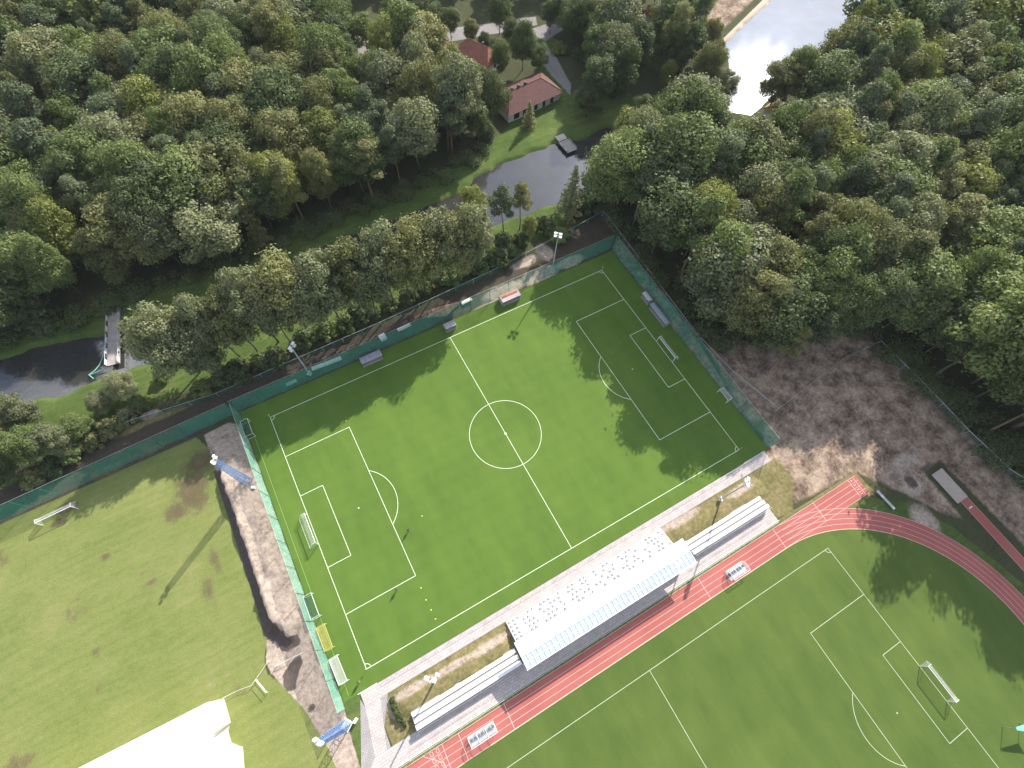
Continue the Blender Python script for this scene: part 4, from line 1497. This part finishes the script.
MB().tube([(-1.5, 0.6, 0), (-1.5, 0.6, 3.2)], 0.07, 6).build('post', WOOD, t)
MB().tube([(2.5, 0.6, 0), (2.5, 0.6, 3.2)], 0.07, 6).build('post', WOOD, t)
MB().add([(-1.3, .9, 3.0), (3, 1.2, 3.1), (3, -.9, 2.9), (-1.3, .3, 2.9), (-1.3, .9, 3.04), (3, 1.2, 3.14), (3, -.9, 2.94), (-1.3, .3, 2.94)], [(3, 2, 1, 0), (4, 5, 6, 7), (0, 1, 5, 4), (1, 2, 6, 5), (2, 3, 7, 6), (3, 0, 4, 7)]).build('canopy', TURQ, t)


# ------------------------------------------------------------------ air
hz_m = bpy.data.materials.new('haze_air')
hz_m.use_nodes = True
hz_m.node_tree.nodes.clear()
pv = hz_m.node_tree.nodes.new('ShaderNodeVolumePrincipled')
pv.inputs['Color'].default_value = (0.86, 0.92, 1.0, 1)
pv.inputs['Density'].default_value = 0.00006
ho_ = hz_m.node_tree.nodes.new('ShaderNodeOutputMaterial')
hz_m.node_tree.links.new(pv.outputs['Volume'], ho_.inputs['Volume'])
ext = 4000.0
o = MB().box((0, 0, 61.5), (2 * ext, 2 * ext, 128.0)).build('haze', hz_m)
o['kind'] = 'stuff'
o['label'] = 'thin pale summer haze in the air over the grounds'


# ------------------------------------------------------------------ trees
def leaves(rng, blobs, n, size, out_bias=1.15, up=0.3, flat=1.0):
    """leaf sprays spread through clumps: blobs are (x, y, z, rx, rz)"""
    B = np.array(blobs)
    wgt = B[:, 3] ** 2
    pick = rng.choice(len(B), n, p=wgt / wgt.sum())
    d = rng.normal(size=(n, 3))
    d /= np.linalg.norm(d, axis=1, keepdims=True)
    r = 0.45 + 0.62 * rng.random(n) ** 0.6
    r = np.where(rng.random(n) < 0.16, r * rng.uniform(1.0, 1.5, n), r)
    rad = np.stack([B[pick, 3], B[pick, 3], B[pick, 4]], 1)
    P = B[pick, :3] + d * rad * r[:, None]
    nrm = d * out_bias + rng.normal(size=(n, 3)) * 0.55 + np.array([0, 0, up])
    nrm /= np.linalg.norm(nrm, axis=1, keepdims=True)
    ref = rng.normal(size=(n, 3))
    t = np.cross(nrm, ref)
    t /= np.linalg.norm(t, axis=1, keepdims=True)
    b = np.cross(nrm, t)
    sz = size * (0.6 + 0.8 * rng.random(n))
    q = []
    for a0, b0 in ((-1.0, -0.35), (0.1, -0.75), (1.0, 0.3), (-0.1, 0.75)):
        ja = a0 + rng.uniform(-.25, .25, n)
        jb = b0 + rng.uniform(-.25, .25, n)
        q.append(P + t * (ja * sz)[:, None] + b * (jb * sz * flat)[:, None])
    V = np.stack(q, 1).reshape(-1, 3)
    F = np.arange(4 * n).reshape(n, 4)
    return V, F


def broad_blobs(rng, H, R, z0, nb=34, lean=0.0, ragged=0.25):
    c, rz = (z0 + H) / 2, (H - z0) / 2
    bl = [(0, 0, c - 0.1 * rz, R * 0.62, rz * 0.72)]
    for i in range(nb):
        u = 1 - 1.75 * ((i + rng.random()) / nb)
        a = i * 2.39996 + rng.random() * 0.8
        s = math.sqrt(max(0, 1 - min(1, abs(u)) ** 2.4))
        k = rng.uniform(0.62, 1.05 + ragged)
        rb_ = rng.uniform(0.16, 0.46) * R
        bl.append((R * 0.78 * s * k * math.cos(a) + lean * u, R * 0.78 * s * k * math.sin(a), c + u * rz * 0.82 * (0.85 + 0.25 * rng.random()), rb_, rb_ * rng.uniform(0.65, 0.95)))
    return bl


def crown_mesh(kind, seed):
    rng = np.random.default_rng(seed)
    if kind == 'broadleaf':
        bl = broad_blobs(rng, 20, rng.uniform(5.2, 6.4), rng.uniform(2.5, 4.5), int(rng.integers(28, 54)), rng.uniform(-1, 1))
        V, F = leaves(rng, bl, 17000, 0.215)
    elif kind == 'slender':
        bl = broad_blobs(rng, 20, rng.uniform(4.2, 5.0), rng.uniform(4.5, 6.5), 34, rng.uniform(-.6, .6), 0.2)
        V, F = leaves(rng, bl, 12000, 0.20)
    elif kind == 'pine':
        bl = []
        for i in range(int(rng.integers(15, 21))):
            z = 10.5 + 9.0 * (i + rng.random()) / 18
            z = min(z, 19.7)
            rr = (20.6 - z) * 0.40 + 0.5
            a = i * 2.4 + rng.random()
            k = rng.uniform(0.3, 1.0)
            s_ = rng.uniform(0.9, 1.7)
            bl.append((rr * k * math.cos(a), rr * k * math.sin(a), z, s_, s_ * 0.55))
        V, F = leaves(rng, bl, 6500, 0.20, 0.5, 0.5, 0.8)
    elif kind == 'spruce':
        bl = []
        for i in range(60):
            z = 2.0 + 17.6 * (i / 60)
            rr = (20.3 - z) * 0.155 + 0.1
            a = i * 2.4
            for k in (0.45, 0.95):
                bl.append((rr * k * math.cos(a), rr * k * math.sin(a), z - 0.35 * k * rr, 0.30 + rr * 0.26, 0.34))
        V, F = leaves(rng, bl, 2600, 0.30, 0.5, 0.4, 0.7)
    else:  # shrub, unit height 4
        bl = []
        for i in range(22):
            a = i * 2.4 + rng.random()
            k = rng.random() ** 0.6 * 2.0
            z = 2.6 * (1 - (k / 2.3) ** 2) * rng.uniform(0.6, 1.0) + 0.5
            s_ = rng.uniform(0.5, 0.95)
            bl.append((k * math.cos(a), k * math.sin(a), z, s_, s_ * 0.85))
        V, F = leaves(rng, bl, 2400, 0.20)
    me = fast_mesh('crown', V, F)
    return me, bl


def trunk_mesh(kind, bl, seed):
    rng = np.random.default_rng(seed)
    mb = MB()
    if kind == 'shrub':
        for i in range(5):
            b = bl[i]
            mb.tube([(0, 0, -0.2), (b[0] * .4, b[1] * .4, b[2] * .6), (b[0] * .8, b[1] * .8, b[2])], 0.07, 5, 0.02)
        me = bpy.data.meshes.new('trunk')
        me.from_pydata(mb.v, [], mb.f)
        return me
    top = {'broadleaf': 15.0, 'slender': 17.0, 'pine': 19.3, 'spruce': 19.6}[kind]
    r0 = {'broadleaf': 0.26, 'slender': 0.22, 'pine': 0.26, 'spruce': 0.24}[kind]
    pts = [(0, 0, -0.5)]
    x = y = 0.0
    for k in range(1, 7):
        x += rng.uniform(-.22, .22)
        y += rng.uniform(-.22, .22)
        pts.append((x, y, top * k / 6))
    mb.tube(pts, r0, 8, 0.05)
    order = [b for b in bl[1:] if b[2] > 5]
    for i in range(min(9 if kind != 'spruce' else 4, len(order))):
        b = order[(i * 5) % len(order)]
        zs = max(2.5, b[2] - math.hypot(b[0], b[1]) * 0.7 - 1.0)
        k = min(5.99, max(0, zs / top * 6))
        p0, p1 = Vector(pts[int(k)]), Vector(pts[int(k) + 1])
        q = p0.lerp(p1, k - int(k))
        e = Vector(b[:3])
        mb.tube([q, q.lerp(e, 0.55) + Vector((0, 0, -0.15)), e], 0.11, 5, 0.025)
    me = bpy.data.meshes.new('trunk')
    me.from_pydata(mb.v, [], mb.f)
    me.polygons.foreach_set('use_smooth', [True] * len(me.polygons))
    return me


LIB = {}
for kd, nv_ in (('broadleaf', 12), ('slender', 6), ('pine', 6), ('spruce', 3), ('shrub', 6)):
    LIB[kd] = []
    for i in range(nv_):
        me, bl = crown_mesh(kd, 100 + 17 * i + len(kd))
        me.materials.append(LEAF['mid green'])
        tm = trunk_mesh(kd, bl, 900 + i)
        tm.materials.append(PINE_BARK if kd == 'pine' else BARK)
        LIB[kd].append((me, tm))

NAME = {'broadleaf': 'broadleaf_tree', 'slender': 'slender_tree', 'pine': 'pine_tree', 'spruce': 'spruce_tree', 'shrub': 'shrub'}
WORD = {'broadleaf': 'broadleaf tree', 'slender': 'slender tree', 'pine': 'pine tree', 'spruce': 'spruce tree', 'shrub': 'shrub'}
TR = random.Random(5)
TREES = []


def ground_z(x, y):
    j = min(max(np.searchsorted(gx, x) - 1, 0), nx - 2)
    i = min(max(np.searchsorted(gy, y) - 1, 0), ny - 2)
    return float(Z[i, j])


def plant(kind, x, y, h, tone, width=1.0, label=None, group=None):
    base = 4.0 if kind == 'shrub' else 20.0
    s = h / base
    cm, tm = LIB[kind][TR.randrange(len(LIB[kind]))]
    t = bpy.data.objects.new(NAME[kind], None)
    COL.objects.link(t)
    t.location = (x, y, ground_z(x, y) - 0.05)
    t.rotation_euler = (TR.uniform(-.04, .04), TR.uniform(-.04, .04), TR.uniform(0, 6.28))
    w_ = width * TR.uniform(0.93, 1.07)
    t.scale = (s * w_, s * w_ * TR.uniform(0.92, 1.08), s)
    for nm_, me in (('crown', cm), ('trunk', tm)):
        c = bpy.data.objects.new(nm_, me)
        COL.objects.link(c)
        c.parent = t
        if nm_ == 'crown':
            c.material_slots[0].link = 'OBJECT'
            c.material_slots[0].material = LEAF[tone]
    t['category'] = 'shrub' if kind == 'shrub' else 'tree'
    if label:
        t['label'] = label
    if group:
        t['group'] = group
    TREES.append((t, kind, tone, x, y, h))
    return t


def plant_px(kind, px, py, h, tone, width=1.0, label=None, group=None, frac=0.68):
    """stand a tree where its crown centre lies on the sight line through a photo point"""
    x, y = G(px, py, h * frac)
    return plant(kind, x, y, h, tone, width, label, group)


ORD = ['first', 'second', 'third', 'fourth', 'fifth', 'sixth', 'seventh', 'eighth', 'ninth', 'tenth', 'eleventh', 'twelfth', 'thirteenth', 'fourteenth', 'fifteenth', 'sixteenth', 'seventeenth', 'eighteenth', 'nineteenth', 'twentieth']
# --- row between the stream and the pitch, counted from the footbridge
row = [(160, 336, 27, 'grey green', 0.95), (186, 346, 24, 'grey green', 0.9), (207, 320, 27, 'grey green', 0.85), (229, 318, 26, 'olive', 0.85), (248, 300, 29, 'grey green', 0.88), (268, 310, 26, 'grey green', 0.85),
       (284, 290, 30, 'olive', 0.86), (306, 296, 27, 'grey green', 0.85), (322, 284, 30, 'grey green', 0.9), (345, 270, 30, 'olive', 0.86), (363, 276, 28, 'grey green', 0.85), (381, 260, 30, 'grey green', 0.9), (401, 262, 28, 'olive', 0.82),
       (417, 249, 29, 'olive', 0.86), (438, 236, 29, 'grey green', 0.86), (454, 242, 27, 'olive', 0.82), (471, 229, 28, 'grey green', 0.82)]
for i, (px, py, h, tone, w_) in enumerate(row):
    kd = 'broadleaf' if i < 3 else 'slender'
    plant_px(kd, px, py, h, tone, w_ if kd == 'slender' else w_ * 0.8, '%s tree from the footbridge in the row between the stream and the green net' % ORD[i], 'row of trees between the stream and the turf pitch')
plant_px('slender', 472, 196, 15, 'yellow green', 1.15, 'yellowish rounded tree at the pond end of the tree row, overhanging the water', 'row of trees between the stream and the turf pitch')
plant_px('pine', 505, 198, 21, 'bluish green', 1.0, 'tall bare-stemmed pine in front of the pond, right of the yellowish tree', 'bank trees', 0.78)
plant_px('pine', 522, 196, 18, 'olive', 1.0, 'second bare-stemmed pine in front of the pond, paler and shorter', 'bank trees', 0.75)
plant_px('spruce', 572, 190, 20, 'grey green', 1.25, 'narrow pointed spruce at the pond bank near the corner floodlight', 'bank trees', 0.55)
plant_px('spruce', 530, 113, 10, 'olive', 1.7, 'small lone spruce on the sunlit lawn in front of the lodge', None, 0.5)
plant_px('slender', 530, 226, 10, 'yellow green', 0.9, 'small tree with a few yellow leaves on the pond bank', 'bank trees')
for px, py, h, tone, lb in ((503, 240, 6, 'dark green', 'dark shrub at the foot of the tall bare-stemmed pine'), (522, 238, 5, 'dark green', 'dark shrub on the bank just right of the tall pine'), (546, 222, 6, 'dark green', 'dark shrub on the bank left of the narrow spruce'), (560, 232, 5, 'mid green', 'mid green shrub at the foot of the narrow spruce'),
                            (488, 252, 6, 'mid green', 'mid green shrub on the bank left of the tall pine'), (590, 200, 7, 'dark green', 'dark shrub right of the narrow spruce by the wood edge'), (600, 178, 8, 'mid green', 'green shrub between pond end and wood edge')):
    plant_px('shrub', px, py, h, tone, 1.0, lb, 'shrubs on the stream bank', 0.5)
# understorey below the row
ub = random.Random(3)
for i in range(20):
    f = i / 19
    x_ = -62 + 90 * f + ub.uniform(-1.5, 1.5)
    plant('shrub', x_, 47.2 + 2.6 * f + ub.uniform(-1.2, 1.4), ub.uniform(3.6, 6.2), ub.choice(['dark green', 'dark green', 'mid green']), 1.0, '%s shrub from the footbridge end along the wire fence under the tree row' % (ORD[i]), 'dark shrubs under the tree row')
# --- trees and shrubs at the left edge, south of the stream
for kd, px, py, h, tone, w_, lb in (('broadleaf', 120, 385, 9, 'grey green', 1.25, 'grey-green willow-like tree in front of the footbridge end'), ('broadleaf', 98, 402, 7, 'grey green', 1.2, 'low grey-green tree left of the footbridge end'), ('broadleaf', 12, 410, 15, 'grey green', 0.95, 'grey-green tree at the left edge of the photo by the stream'),
                                    ('broadleaf', 22, 445, 13, 'mid green', 1.0, 'mid green tree at the left edge above the long green net'), ('broadleaf', 48, 440, 11, 'grey green', 1.1, 'grey-green tree between the left edge and the willow-like tree'), ('broadleaf', 75, 425, 8, 'mid green', 1.2, 'small mid green tree on the bank above the practice goal'),
                                    ('broadleaf', -10, 470, 12, 'dark green', 1.0, 'dark tree cut off by the left edge above the green net'), ('broadleaf', 2, 440, 12, 'olive', 1.0, 'olive tree at the very left edge below the stream')):
    plant_px(kd, px, py, h, tone, w_, lb, 'trees on the near stream bank', 0.6)
for i, (px, py, h, tone) in enumerate(((108, 425, 4.5, 'olive'), (125, 415, 4, 'grey green'), (92, 440, 4, 'olive'), (70, 452, 4.5, 'mid green'), (50, 465, 4, 'dark green'), (30, 475, 4.5, 'olive'), (138, 402, 4, 'mid green'), (160, 375, 3.5, 'mid green'))):
    plant_px('shrub', px, py, h, tone, 1.15, '%s shrub above the long green net, %s' % (tone, ('nearest the willow-like tree', 'second nearest the willow-like tree', 'third from the willow-like tree', 'middle one', 'third from the left', 'farthest left', 'nearest the footbridge', 'closest to the tree row')[i]), 'shrubs on the near stream bank', 0.5)
# terrace bank shrubs
for i, (px, py, h) in enumerate(((393, 700, 1.4), (395, 707, 1.6), (397, 713, 1.7), (401, 719, 1.5), (405, 724, 1.2))):
    plant('shrub', *G(px, py), h, 'dark green', 0.85, '%s small dark shrub from the pitch along the bank end by the link path' % ORD[i], 'small shrubs on the terrace bank')

# --- trees around the lodge and houses
for kd, px, py, h, tone, w_, lb in (
        ('broadleaf', 488, 92, 19, 'dark green', 0.9, 'dark tree pressed against the left gable of the lodge'), ('broadleaf', 478, 118, 17, 'dark green', 0.85, 'dark tree on the lawn edge below the lodge gable'),
        ('broadleaf', 598, 78, 19, 'dark green', 1.05, 'big dark rounded tree right of the lodge'), ('broadleaf', 622, 62, 22, 'dark green', 1.05, 'tall dark tree behind the big rounded one right of the lodge'), ('broadleaf', 590, 98, 12, 'dark green', 1.2, 'low dark tree at the shaded lawn right of the lodge'),
        ('broadleaf', 645, 105, 13, 'dark green', 1.0, 'dark tree at the shaded end of the pond lawn'), ('broadleaf', 524, 40, 18, 'dark green', 0.8, 'dark upright tree between the lodge and the orange-red house'), ('broadleaf', 540, 55, 11, 'mid green', 1.0, 'mid green tree just behind the lodge ridge'),
        ('broadleaf', 605, 25, 21, 'mid green', 1.1, 'mid green tree near the top edge beyond the lodge yard'), ('broadleaf', 575, 15, 19, 'dark green', 1.0, 'dark tree near the top edge, left of the mid green one'), ('broadleaf', 640, 45, 20, 'dark green', 1.0, 'dark tree in front of the red kiosk'),
        ('broadleaf', 672, 20, 22, 'dark green', 1.15, 'large dark tree right of the red kiosk'), ('broadleaf', 690, 40, 21, 'dark green', 1.1, 'large dark tree left of the lake corner'), ('broadleaf', 710, 62, 20, 'olive', 0.9, 'olive tree against the lake corner'),
        ('broadleaf', 712, 35, 16, 'olive', 0.8, 'yellow-olive tree beside the lake promenade'), ('broadleaf', 668, 72, 12, 'yellow green', 0.75, 'small yellowish tree among dark trees near the kiosk'),
        ('broadleaf', 660, 110, 20, 'dark green', 0.9, 'dark tree between the pond end and the lake'), ('broadleaf', 636, 130, 22, 'yellow green', 1.05, 'bright yellow-green tree at the right end of the pond'), ('broadleaf', 622, 150, 17, 'yellow green', 0.9, 'lower bright yellow-green tree overhanging the right end of the pond'),
        ('broadleaf', 690, 105, 22, 'mid green', 1.05, 'mid green tree behind the bright yellow-green tree'), ('broadleaf', 725, 85, 15, 'grey green', 0.9, 'grey-green tree before the glinting lake corner'), ('broadleaf', 716, 112, 17, 'grey green', 0.9, 'grey-green tree below the lake glint'),
        ('broadleaf', 785, 78, 21, 'olive', 0.95, 'sparse olive tree leaning over the lake, left of two'), ('broadleaf', 800, 68, 23, 'mid green', 0.95, 'tall sparse green tree beside the lake right of the glint'), ('broadleaf', 838, 48, 13, 'yellow green', 1.3, 'yellow-olive rounded tree at the lake edge'),
        ('pine', 366, 38, 22, 'mid green', 1.35, 'tall leaning tree with bare stem in front of the grey yard'), ('broadleaf', 345, 24, 15, 'yellow green', 0.6, 'small yellow-green tree by the yard near the top edge'),
        ('broadleaf', 392, 75, 8, 'yellow green', 0.9, 'low yellow-green tree at the near edge of the grey yard'), ('broadleaf', 437, 82, 14, 'yellow green', 0.9, 'pale yellow-green tree in front of the orange-red annex'), ('broadleaf', 452, 78, 13, 'olive', 0.9, 'olive tree before the orange-red house'),
        ('broadleaf', 410, 88, 17, 'mid green', 0.8, 'mid green upright tree in front of the grey yard'), ('broadleaf', 470, 95, 17, 'dark green', 0.85, 'dark tree before the orange-red house end'), ('broadleaf', 462, 84, 15, 'mid green', 0.8, 'mid green tree hiding the near eaves of the orange-red house'), ('broadleaf', 440, 60, 9, 'olive', 0.9, 'small olive tree beside the orange-red annex'), ('broadleaf', 424, 74, 12, 'mid green', 0.85, 'mid green tree between grey yard and annex'),
        ('broadleaf', 484, 42, 9, 'dark green', 0.9, 'low dark tree behind the orange-red house gable'), ('shrub', 396, 50, 4, 'yellow green', 1.2, 'bright yellow-green shrub at the grey yard'),
        ('shrub', 403, 35, 5, 'olive', 1.2, 'olive shrub behind the grey yard'), ('shrub', 560, 45, 4, 'yellow green', 1.4, 'bright yellow-green shrub beyond the lodge'), ('broadleaf', 500, 52, 12, 'mid green', 0.9, 'mid green tree between the two red-roofed houses'),
        ('broadleaf', 512, 30, 12, 'dark green', 0.9, 'small dark tree behind the orange-red house'), ('broadleaf', 470, 28, 10, 'olive', 1.0, 'low olive tree behind the orange-red house ridge'), ('broadleaf', 450, 20, 12, 'dark green', 1.0, 'dark tree behind the orange-red annex'),
        ('broadleaf', 425, 12, 14, 'dark green', 1.1, 'dark tree near the top edge beyond the grey yard'), ('broadleaf', 395, 10, 16, 'mid green', 1.1, 'mid green tree near the top edge left of the dark one'), ('broadleaf', 552, 12, 13, 'dark green', 1.0, 'small dark tree at the top edge above the lodge'),
        ('broadleaf', 500, 8, 15, 'dark green', 1.0, 'dark tree at the top edge above the orange-red house')):
    plant_px(kd, px, py, h, tone, w_, lb, 'trees round the lodge and the lake', 0.62)


# --- woods
def inside(poly, x, y):
    c = False
    n_ = len(poly)
    for i in range(n_):
        (x0, y0), (x1, y1) = poly[i], poly[(i + 1) % n_]
        if (y0 > y) != (y1 > y) and x < (x1 - x0) * (y - y0) / (y1 - y0) + x0:
            c = not c
    return c


WOODS = [
    ('the wood beyond the stream', [(-190, 88), (-106, 86), (-75, 86), (-43, 85.5), (0, 88), (23, 88.5), (38, 94), (47, 101), (46, 118), (40, 130), (34, 138), (26, 142), (17, 150), (14, 165), (20, 180), (22, 215), (-10, 250), (-90, 310), (-210, 300)], (21, 27), 0.22, 8.3),
    ('the strip of wood behind the houses', [(36, 190), (66, 184), (92, 168), (130, 160), (150, 170), (120, 210), (60, 240), (32, 225)], (13, 18), 0.1, 9.5),
    ('the wood between lodge and lake', [(99, 99), (112, 96), (128, 98), (146, 106), (152, 112), (154, 150), (118, 152), (104, 140), (98, 120)], (19, 24), 0.1, 7.5),
    ('the wood behind the shaded goal', [(64.5, 54), (63.5, 30), (64.5, 0), (65.5, -10), (70, -15), (78, -13), (88, -9), (99, -12), (106, -21), (110, -26), (110, -60), (114, -80), (122, -112), (160, -112), (345, 60), (345, 110), (264, 100), (238, 92), (214, 85), (192, 76), (172, 72), (157, 60), (140, 53), (120, 62), (100, 60), (80, 58)], (24, 30), 0.3, 8.4),
]
CLEARINGS = ((760, 98, 784, 120), (644, 6, 657, 24), (735, 70, 758, 102), (540, 30, 575, 100))  # hut, kiosk, open water, lodge yard
FRAME = (-70, -60, 1094, 840)
cand = []
for wi, (wn, poly, (h0, h1), pine_p, sp) in enumerate(WOODS):
    xs_, ys_ = [p[0] for p in poly], [p[1] for p in poly]
    pts = []
    wr = random.Random(40 + wi)
    y_ = min(ys_)
    r_i = 0
    while y_ < max(ys_):
        x_ = min(xs_) + (r_i % 2) * sp / 2
        while x_ < max(xs_):
            q = (x_ + wr.uniform(-.36, .36) * sp, y_ + wr.uniform(-.36, .36) * sp)
            if inside(poly, *q):
                pts.append(q)
            x_ += sp
        y_ += sp * 0.866
        r_i += 1
    for q in pts:
        h = wr.uniform(h0, h1) * wr.choice((0.84, 0.95, 1.0, 1.05, 1.12))
        if wi == 3 and -36 < q[1] < -23 and q[0] < 118:
            h = min(h, 26)
        elif wi == 3 and q[1] <= -36:
            h += 8
        if wi == 3 and q[0] < 77 and q[1] > -4:
            h = max(h, 26) * 1.1
        open_wood = wi == 3 and q[1] < 8 and q[0] < 106
        top = PJ((q[0], q[1], h))
        mid = PJ((q[0], q[1], h * 0.5))
        tip = PJ((q[0] - 1.29 * h, q[1] - 0.846 * h, 0))
        if not any(FRAME[0] < v[0] < FRAME[2] and FRAME[1] < v[1] < FRAME[3] for v in (top, mid, tip)):
            continue
        if any(b0 - 13 < v_[0] < b2 + 13 and b1 - 11 < v_[1] < b3 + 11 for fr2 in (0.4, 0.65, 0.9) for v_ in [PJ((q[0], q[1], h * fr2))] for (b0, b1, b2, b3) in CLEARINGS):
            continue
        dist = math.dist((q[0], q[1], h), CAM_C)
        vv = vnoise(np.array([q[0]]), np.array([q[1]]), 26.0, 77 + wi)[0]
        r = wr.random() * 0.6 + vv * 0.4
        kind = 'pine' if wr.random() < (0.2 if open_wood else pine_p * (1.6 if vv > 0.55 else 0.6)) else ('slender' if wr.random() < 0.16 else 'spruce' if wr.random() < 0.05 else 'broadleaf')
        if kind in ('pine', 'spruce'):
            tone = 'bluish green' if wr.random() < 0.7 else 'olive'
        else:
            tone = ('dark green', 'mid green', 'olive', 'grey green', 'yellow green')[int(np.searchsorted((0.30, 0.55, 0.70, 0.84), r))] if wr.random() < 0.97 else 'yellow green'
        if h > 31:
            tone = 'mid green' if tone in ('yellow green', 'olive') else tone
        cand.append((dist, wi, q, h, kind, tone, wr.choice((0.72, 0.85, 0.95, 1.05, 1.25)) * wr.uniform(0.92, 1.08) * (0.98 if h > 31 else 1.0)))
cand.sort()
n_b = sum(1 for t_ in TREES if t_[1] == 'broadleaf')
near, far, n_pine = [], [], 0
for c in cand:
    if c[4] == 'broadleaf' and n_b < 290:
        n_b += 1
        near.append(c)
    elif c[4] in ('pine', 'slender', 'spruce') and c[0] < 300:
        near.append(c)
    else:
        far.append(c)
LAND = [('the footbridge', (-79, 74)), ('the grey yard', (38, 150)), ('the lodge', (67, 108)), ('the pond jetty', (69, 83)), ('the tan-roofed hut', (147, 62)), ('the sand pit', (91.6, -65)), ('the shaded goal', (52, 0)),
        ('the netted pond corner', (57.5, 37)), ('the red kiosk', (139, 131)), ('the wire fence corner', (105.7, -26)), ('the lake promenade', (158, 105)), ('the left stream bend', (-106, 84)), ('the top left corner', (-88, 251)), ('the middle tree row', (-10, 88)), ('the bare ground', (85, -10)), ('the top right corner', (301, 70))]
seen = {}
for (dist, wi, q, h, kind, tone, w_) in near:
    t = plant(kind, q[0], q[1], h, tone, w_, None, 'trees of ' + WOODS[wi][0])
    k_ = min(range(len(LAND)), key=lambda i: math.dist(q, LAND[i][1]))
    seen.setdefault((kind, tone, k_), []).append((math.dist(q, LAND[k_][1]), t))
ORD2 = ORD + ['twenty-' + o_ for o_ in ORD[:9]] + ['thirtieth'] + ['thirty-' + o_ for o_ in ORD[:9]]
for (kind, tone, k_), g_ in seen.items():
    # every tree is named by its landmark: how near it is among trees of its own colour and kind
    g_.sort(key=lambda v: v[0])
    for i, (_, t) in enumerate(g_):
        t['label'] = '%s %s in the wood, %s of its colour from %s' % (tone, WORD[kind], ORD2[i], LAND[k_][0])
# low growth along the wood edges: one tangled mass
ur = np.random.default_rng(21)
ub_l = []
for line, n_, spread in (([(-125, 85), (-75, 84.5), (-43, 84.5), (0, 87), (23, 87.5), (38, 92), (48, 99)], 120, 1.6), ([(64.5, 52), (64, 20), (65.5, -4), (76, -7), (98, -9), (108, -24)], 60, 1.6), ([(109.5, -28), (110.5, -60), (117, -90)], 120, 2.6), ([(58, 56), (75, 59), (95, 63), (112, 70)], 40, 2.0), ([(97, 97), (103, 110), (102, 122)], 22, 2.0)):
    P = np.array(line, float)
    seg = np.hypot(*np.diff(P, axis=0).T)
    cum = np.concatenate([[0], np.cumsum(seg)])
    for u in ur.random(n_) * cum[-1]:
        i = min(len(seg) - 1, int(np.searchsorted(cum, u) - 1)) if u > 0 else 0
        q = P[i] + (P[i + 1] - P[i]) * (u - cum[i]) / seg[i] + ur.normal(size=2) * spread
        r = ur.uniform(1.0, 2.9)
        ub_l.append((q[0], q[1], r * 0.55, r, r * ur.uniform(0.6, 1.2)))
V, F = leaves(ur, ub_l, 110000, 0.24, 0.7, 0.5)
me = fast_mesh('undergrowth', V, F)
me.materials.append(LEAF['dark green'])
o = bpy.data.objects.new('undergrowth', me)
COL.objects.link(o)
props(o, 'tangled dark green undergrowth along the edges of the woods', 'undergrowth', None, 'stuff')
# trees standing out on the bare ground in front of the wood
for x_, y_, h_, kd, tone, lb in ((80, -17, 22, 'pine', 'bluish green', 'pine nearest the crossing wire fence on the bare ground'), (87, -14.5, 23, 'broadleaf', 'dark green', 'dark broadleaf tree standing out from the wood onto the bare ground'), (92.5, -16, 25, 'broadleaf', 'mid green', 'mid green tree overhanging the crossing wire fence'),
                                 (98, -15.5, 26, 'broadleaf', 'dark green', 'dark tree beside the fence junction at the bare ground'), (101.5, -19.5, 25, 'pine', 'bluish green', 'pine right at the wire fence junction'), (73, -18, 21, 'pine', 'olive', 'pine between netted corner and crossing wire fence')):
    plant(kd, x_, y_, h_, tone, 0.9, lb, 'trees at the edge of the bare ground')
# far wood: one mass of many trees
Vs, Fs, off = [], [], 0
fr_ = np.random.default_rng(8)
fm = {k: [] for k in ('broadleaf', 'pine')}
for k in fm:
    for i in range(5):
        if k == 'broadleaf':
            bl = broad_blobs(fr_, 20, fr_.uniform(4.8, 5.6), 4, 30)
            fm[k].append(leaves(fr_, bl, 6500, 0.32))
        else:
            bl = [(((20.6 - z) * .4 + .5) * fr_.uniform(.3, 1) * math.cos(z * 9), ((20.6 - z) * .4 + .5) * fr_.uniform(.3, 1) * math.sin(z * 9), z, 1.4, .8) for z in np.linspace(11, 19.6, 18)]
            fm[k].append(leaves(fr_, bl, 2400, 0.32, 0.5, 0.5))
groups_far = {}
for (dist, wi, q, h, kind, tone, w_) in far:
    groups_far.setdefault(tone, []).append((q, h, kind, w_))
tones_far = list(groups_far)
Vs, Fs, Ms, off = [], [], [], 0
for ti, tone in enumerate(tones_far):
    for (q, h, kind, w_) in groups_far[tone]:
        V, F = fm['pine' if kind in ('pine', 'spruce') else 'broadleaf'][int(fr_.integers(5))]
        a = fr_.uniform(0, 6.28)
        s = h / 20
        ca, sa = math.cos(a) * s * w_, math.sin(a) * s * w_
        P = np.stack([V[:, 0] * ca - V[:, 1] * sa + q[0], V[:, 0] * sa + V[:, 1] * ca + q[1], V[:, 2] * s + ground_z(*q)], 1)
        Vs.append(P)
        Fs.append(F + off)
        Ms.append(np.full(len(F), ti))
        off += len(P)
if Vs:
    me = fast_mesh('far_wood', np.concatenate(Vs), np.concatenate(Fs))
    for tone in tones_far:
        me.materials.append(LEAF[tone])
    me.polygons.foreach_set('material_index', np.concatenate(Ms).astype(np.int32))
    o = bpy.data.objects.new('far_wood', me)
    COL.objects.link(o)
    props(o, 'dense green far wood reaching the top edge of the photo beyond the lake', 'wood', None, 'stuff')
print('TREES', len(TREES), 'far', len(far), 'cand', len(cand), 'pines', sum(1 for c in near if c[4] == 'pine'))
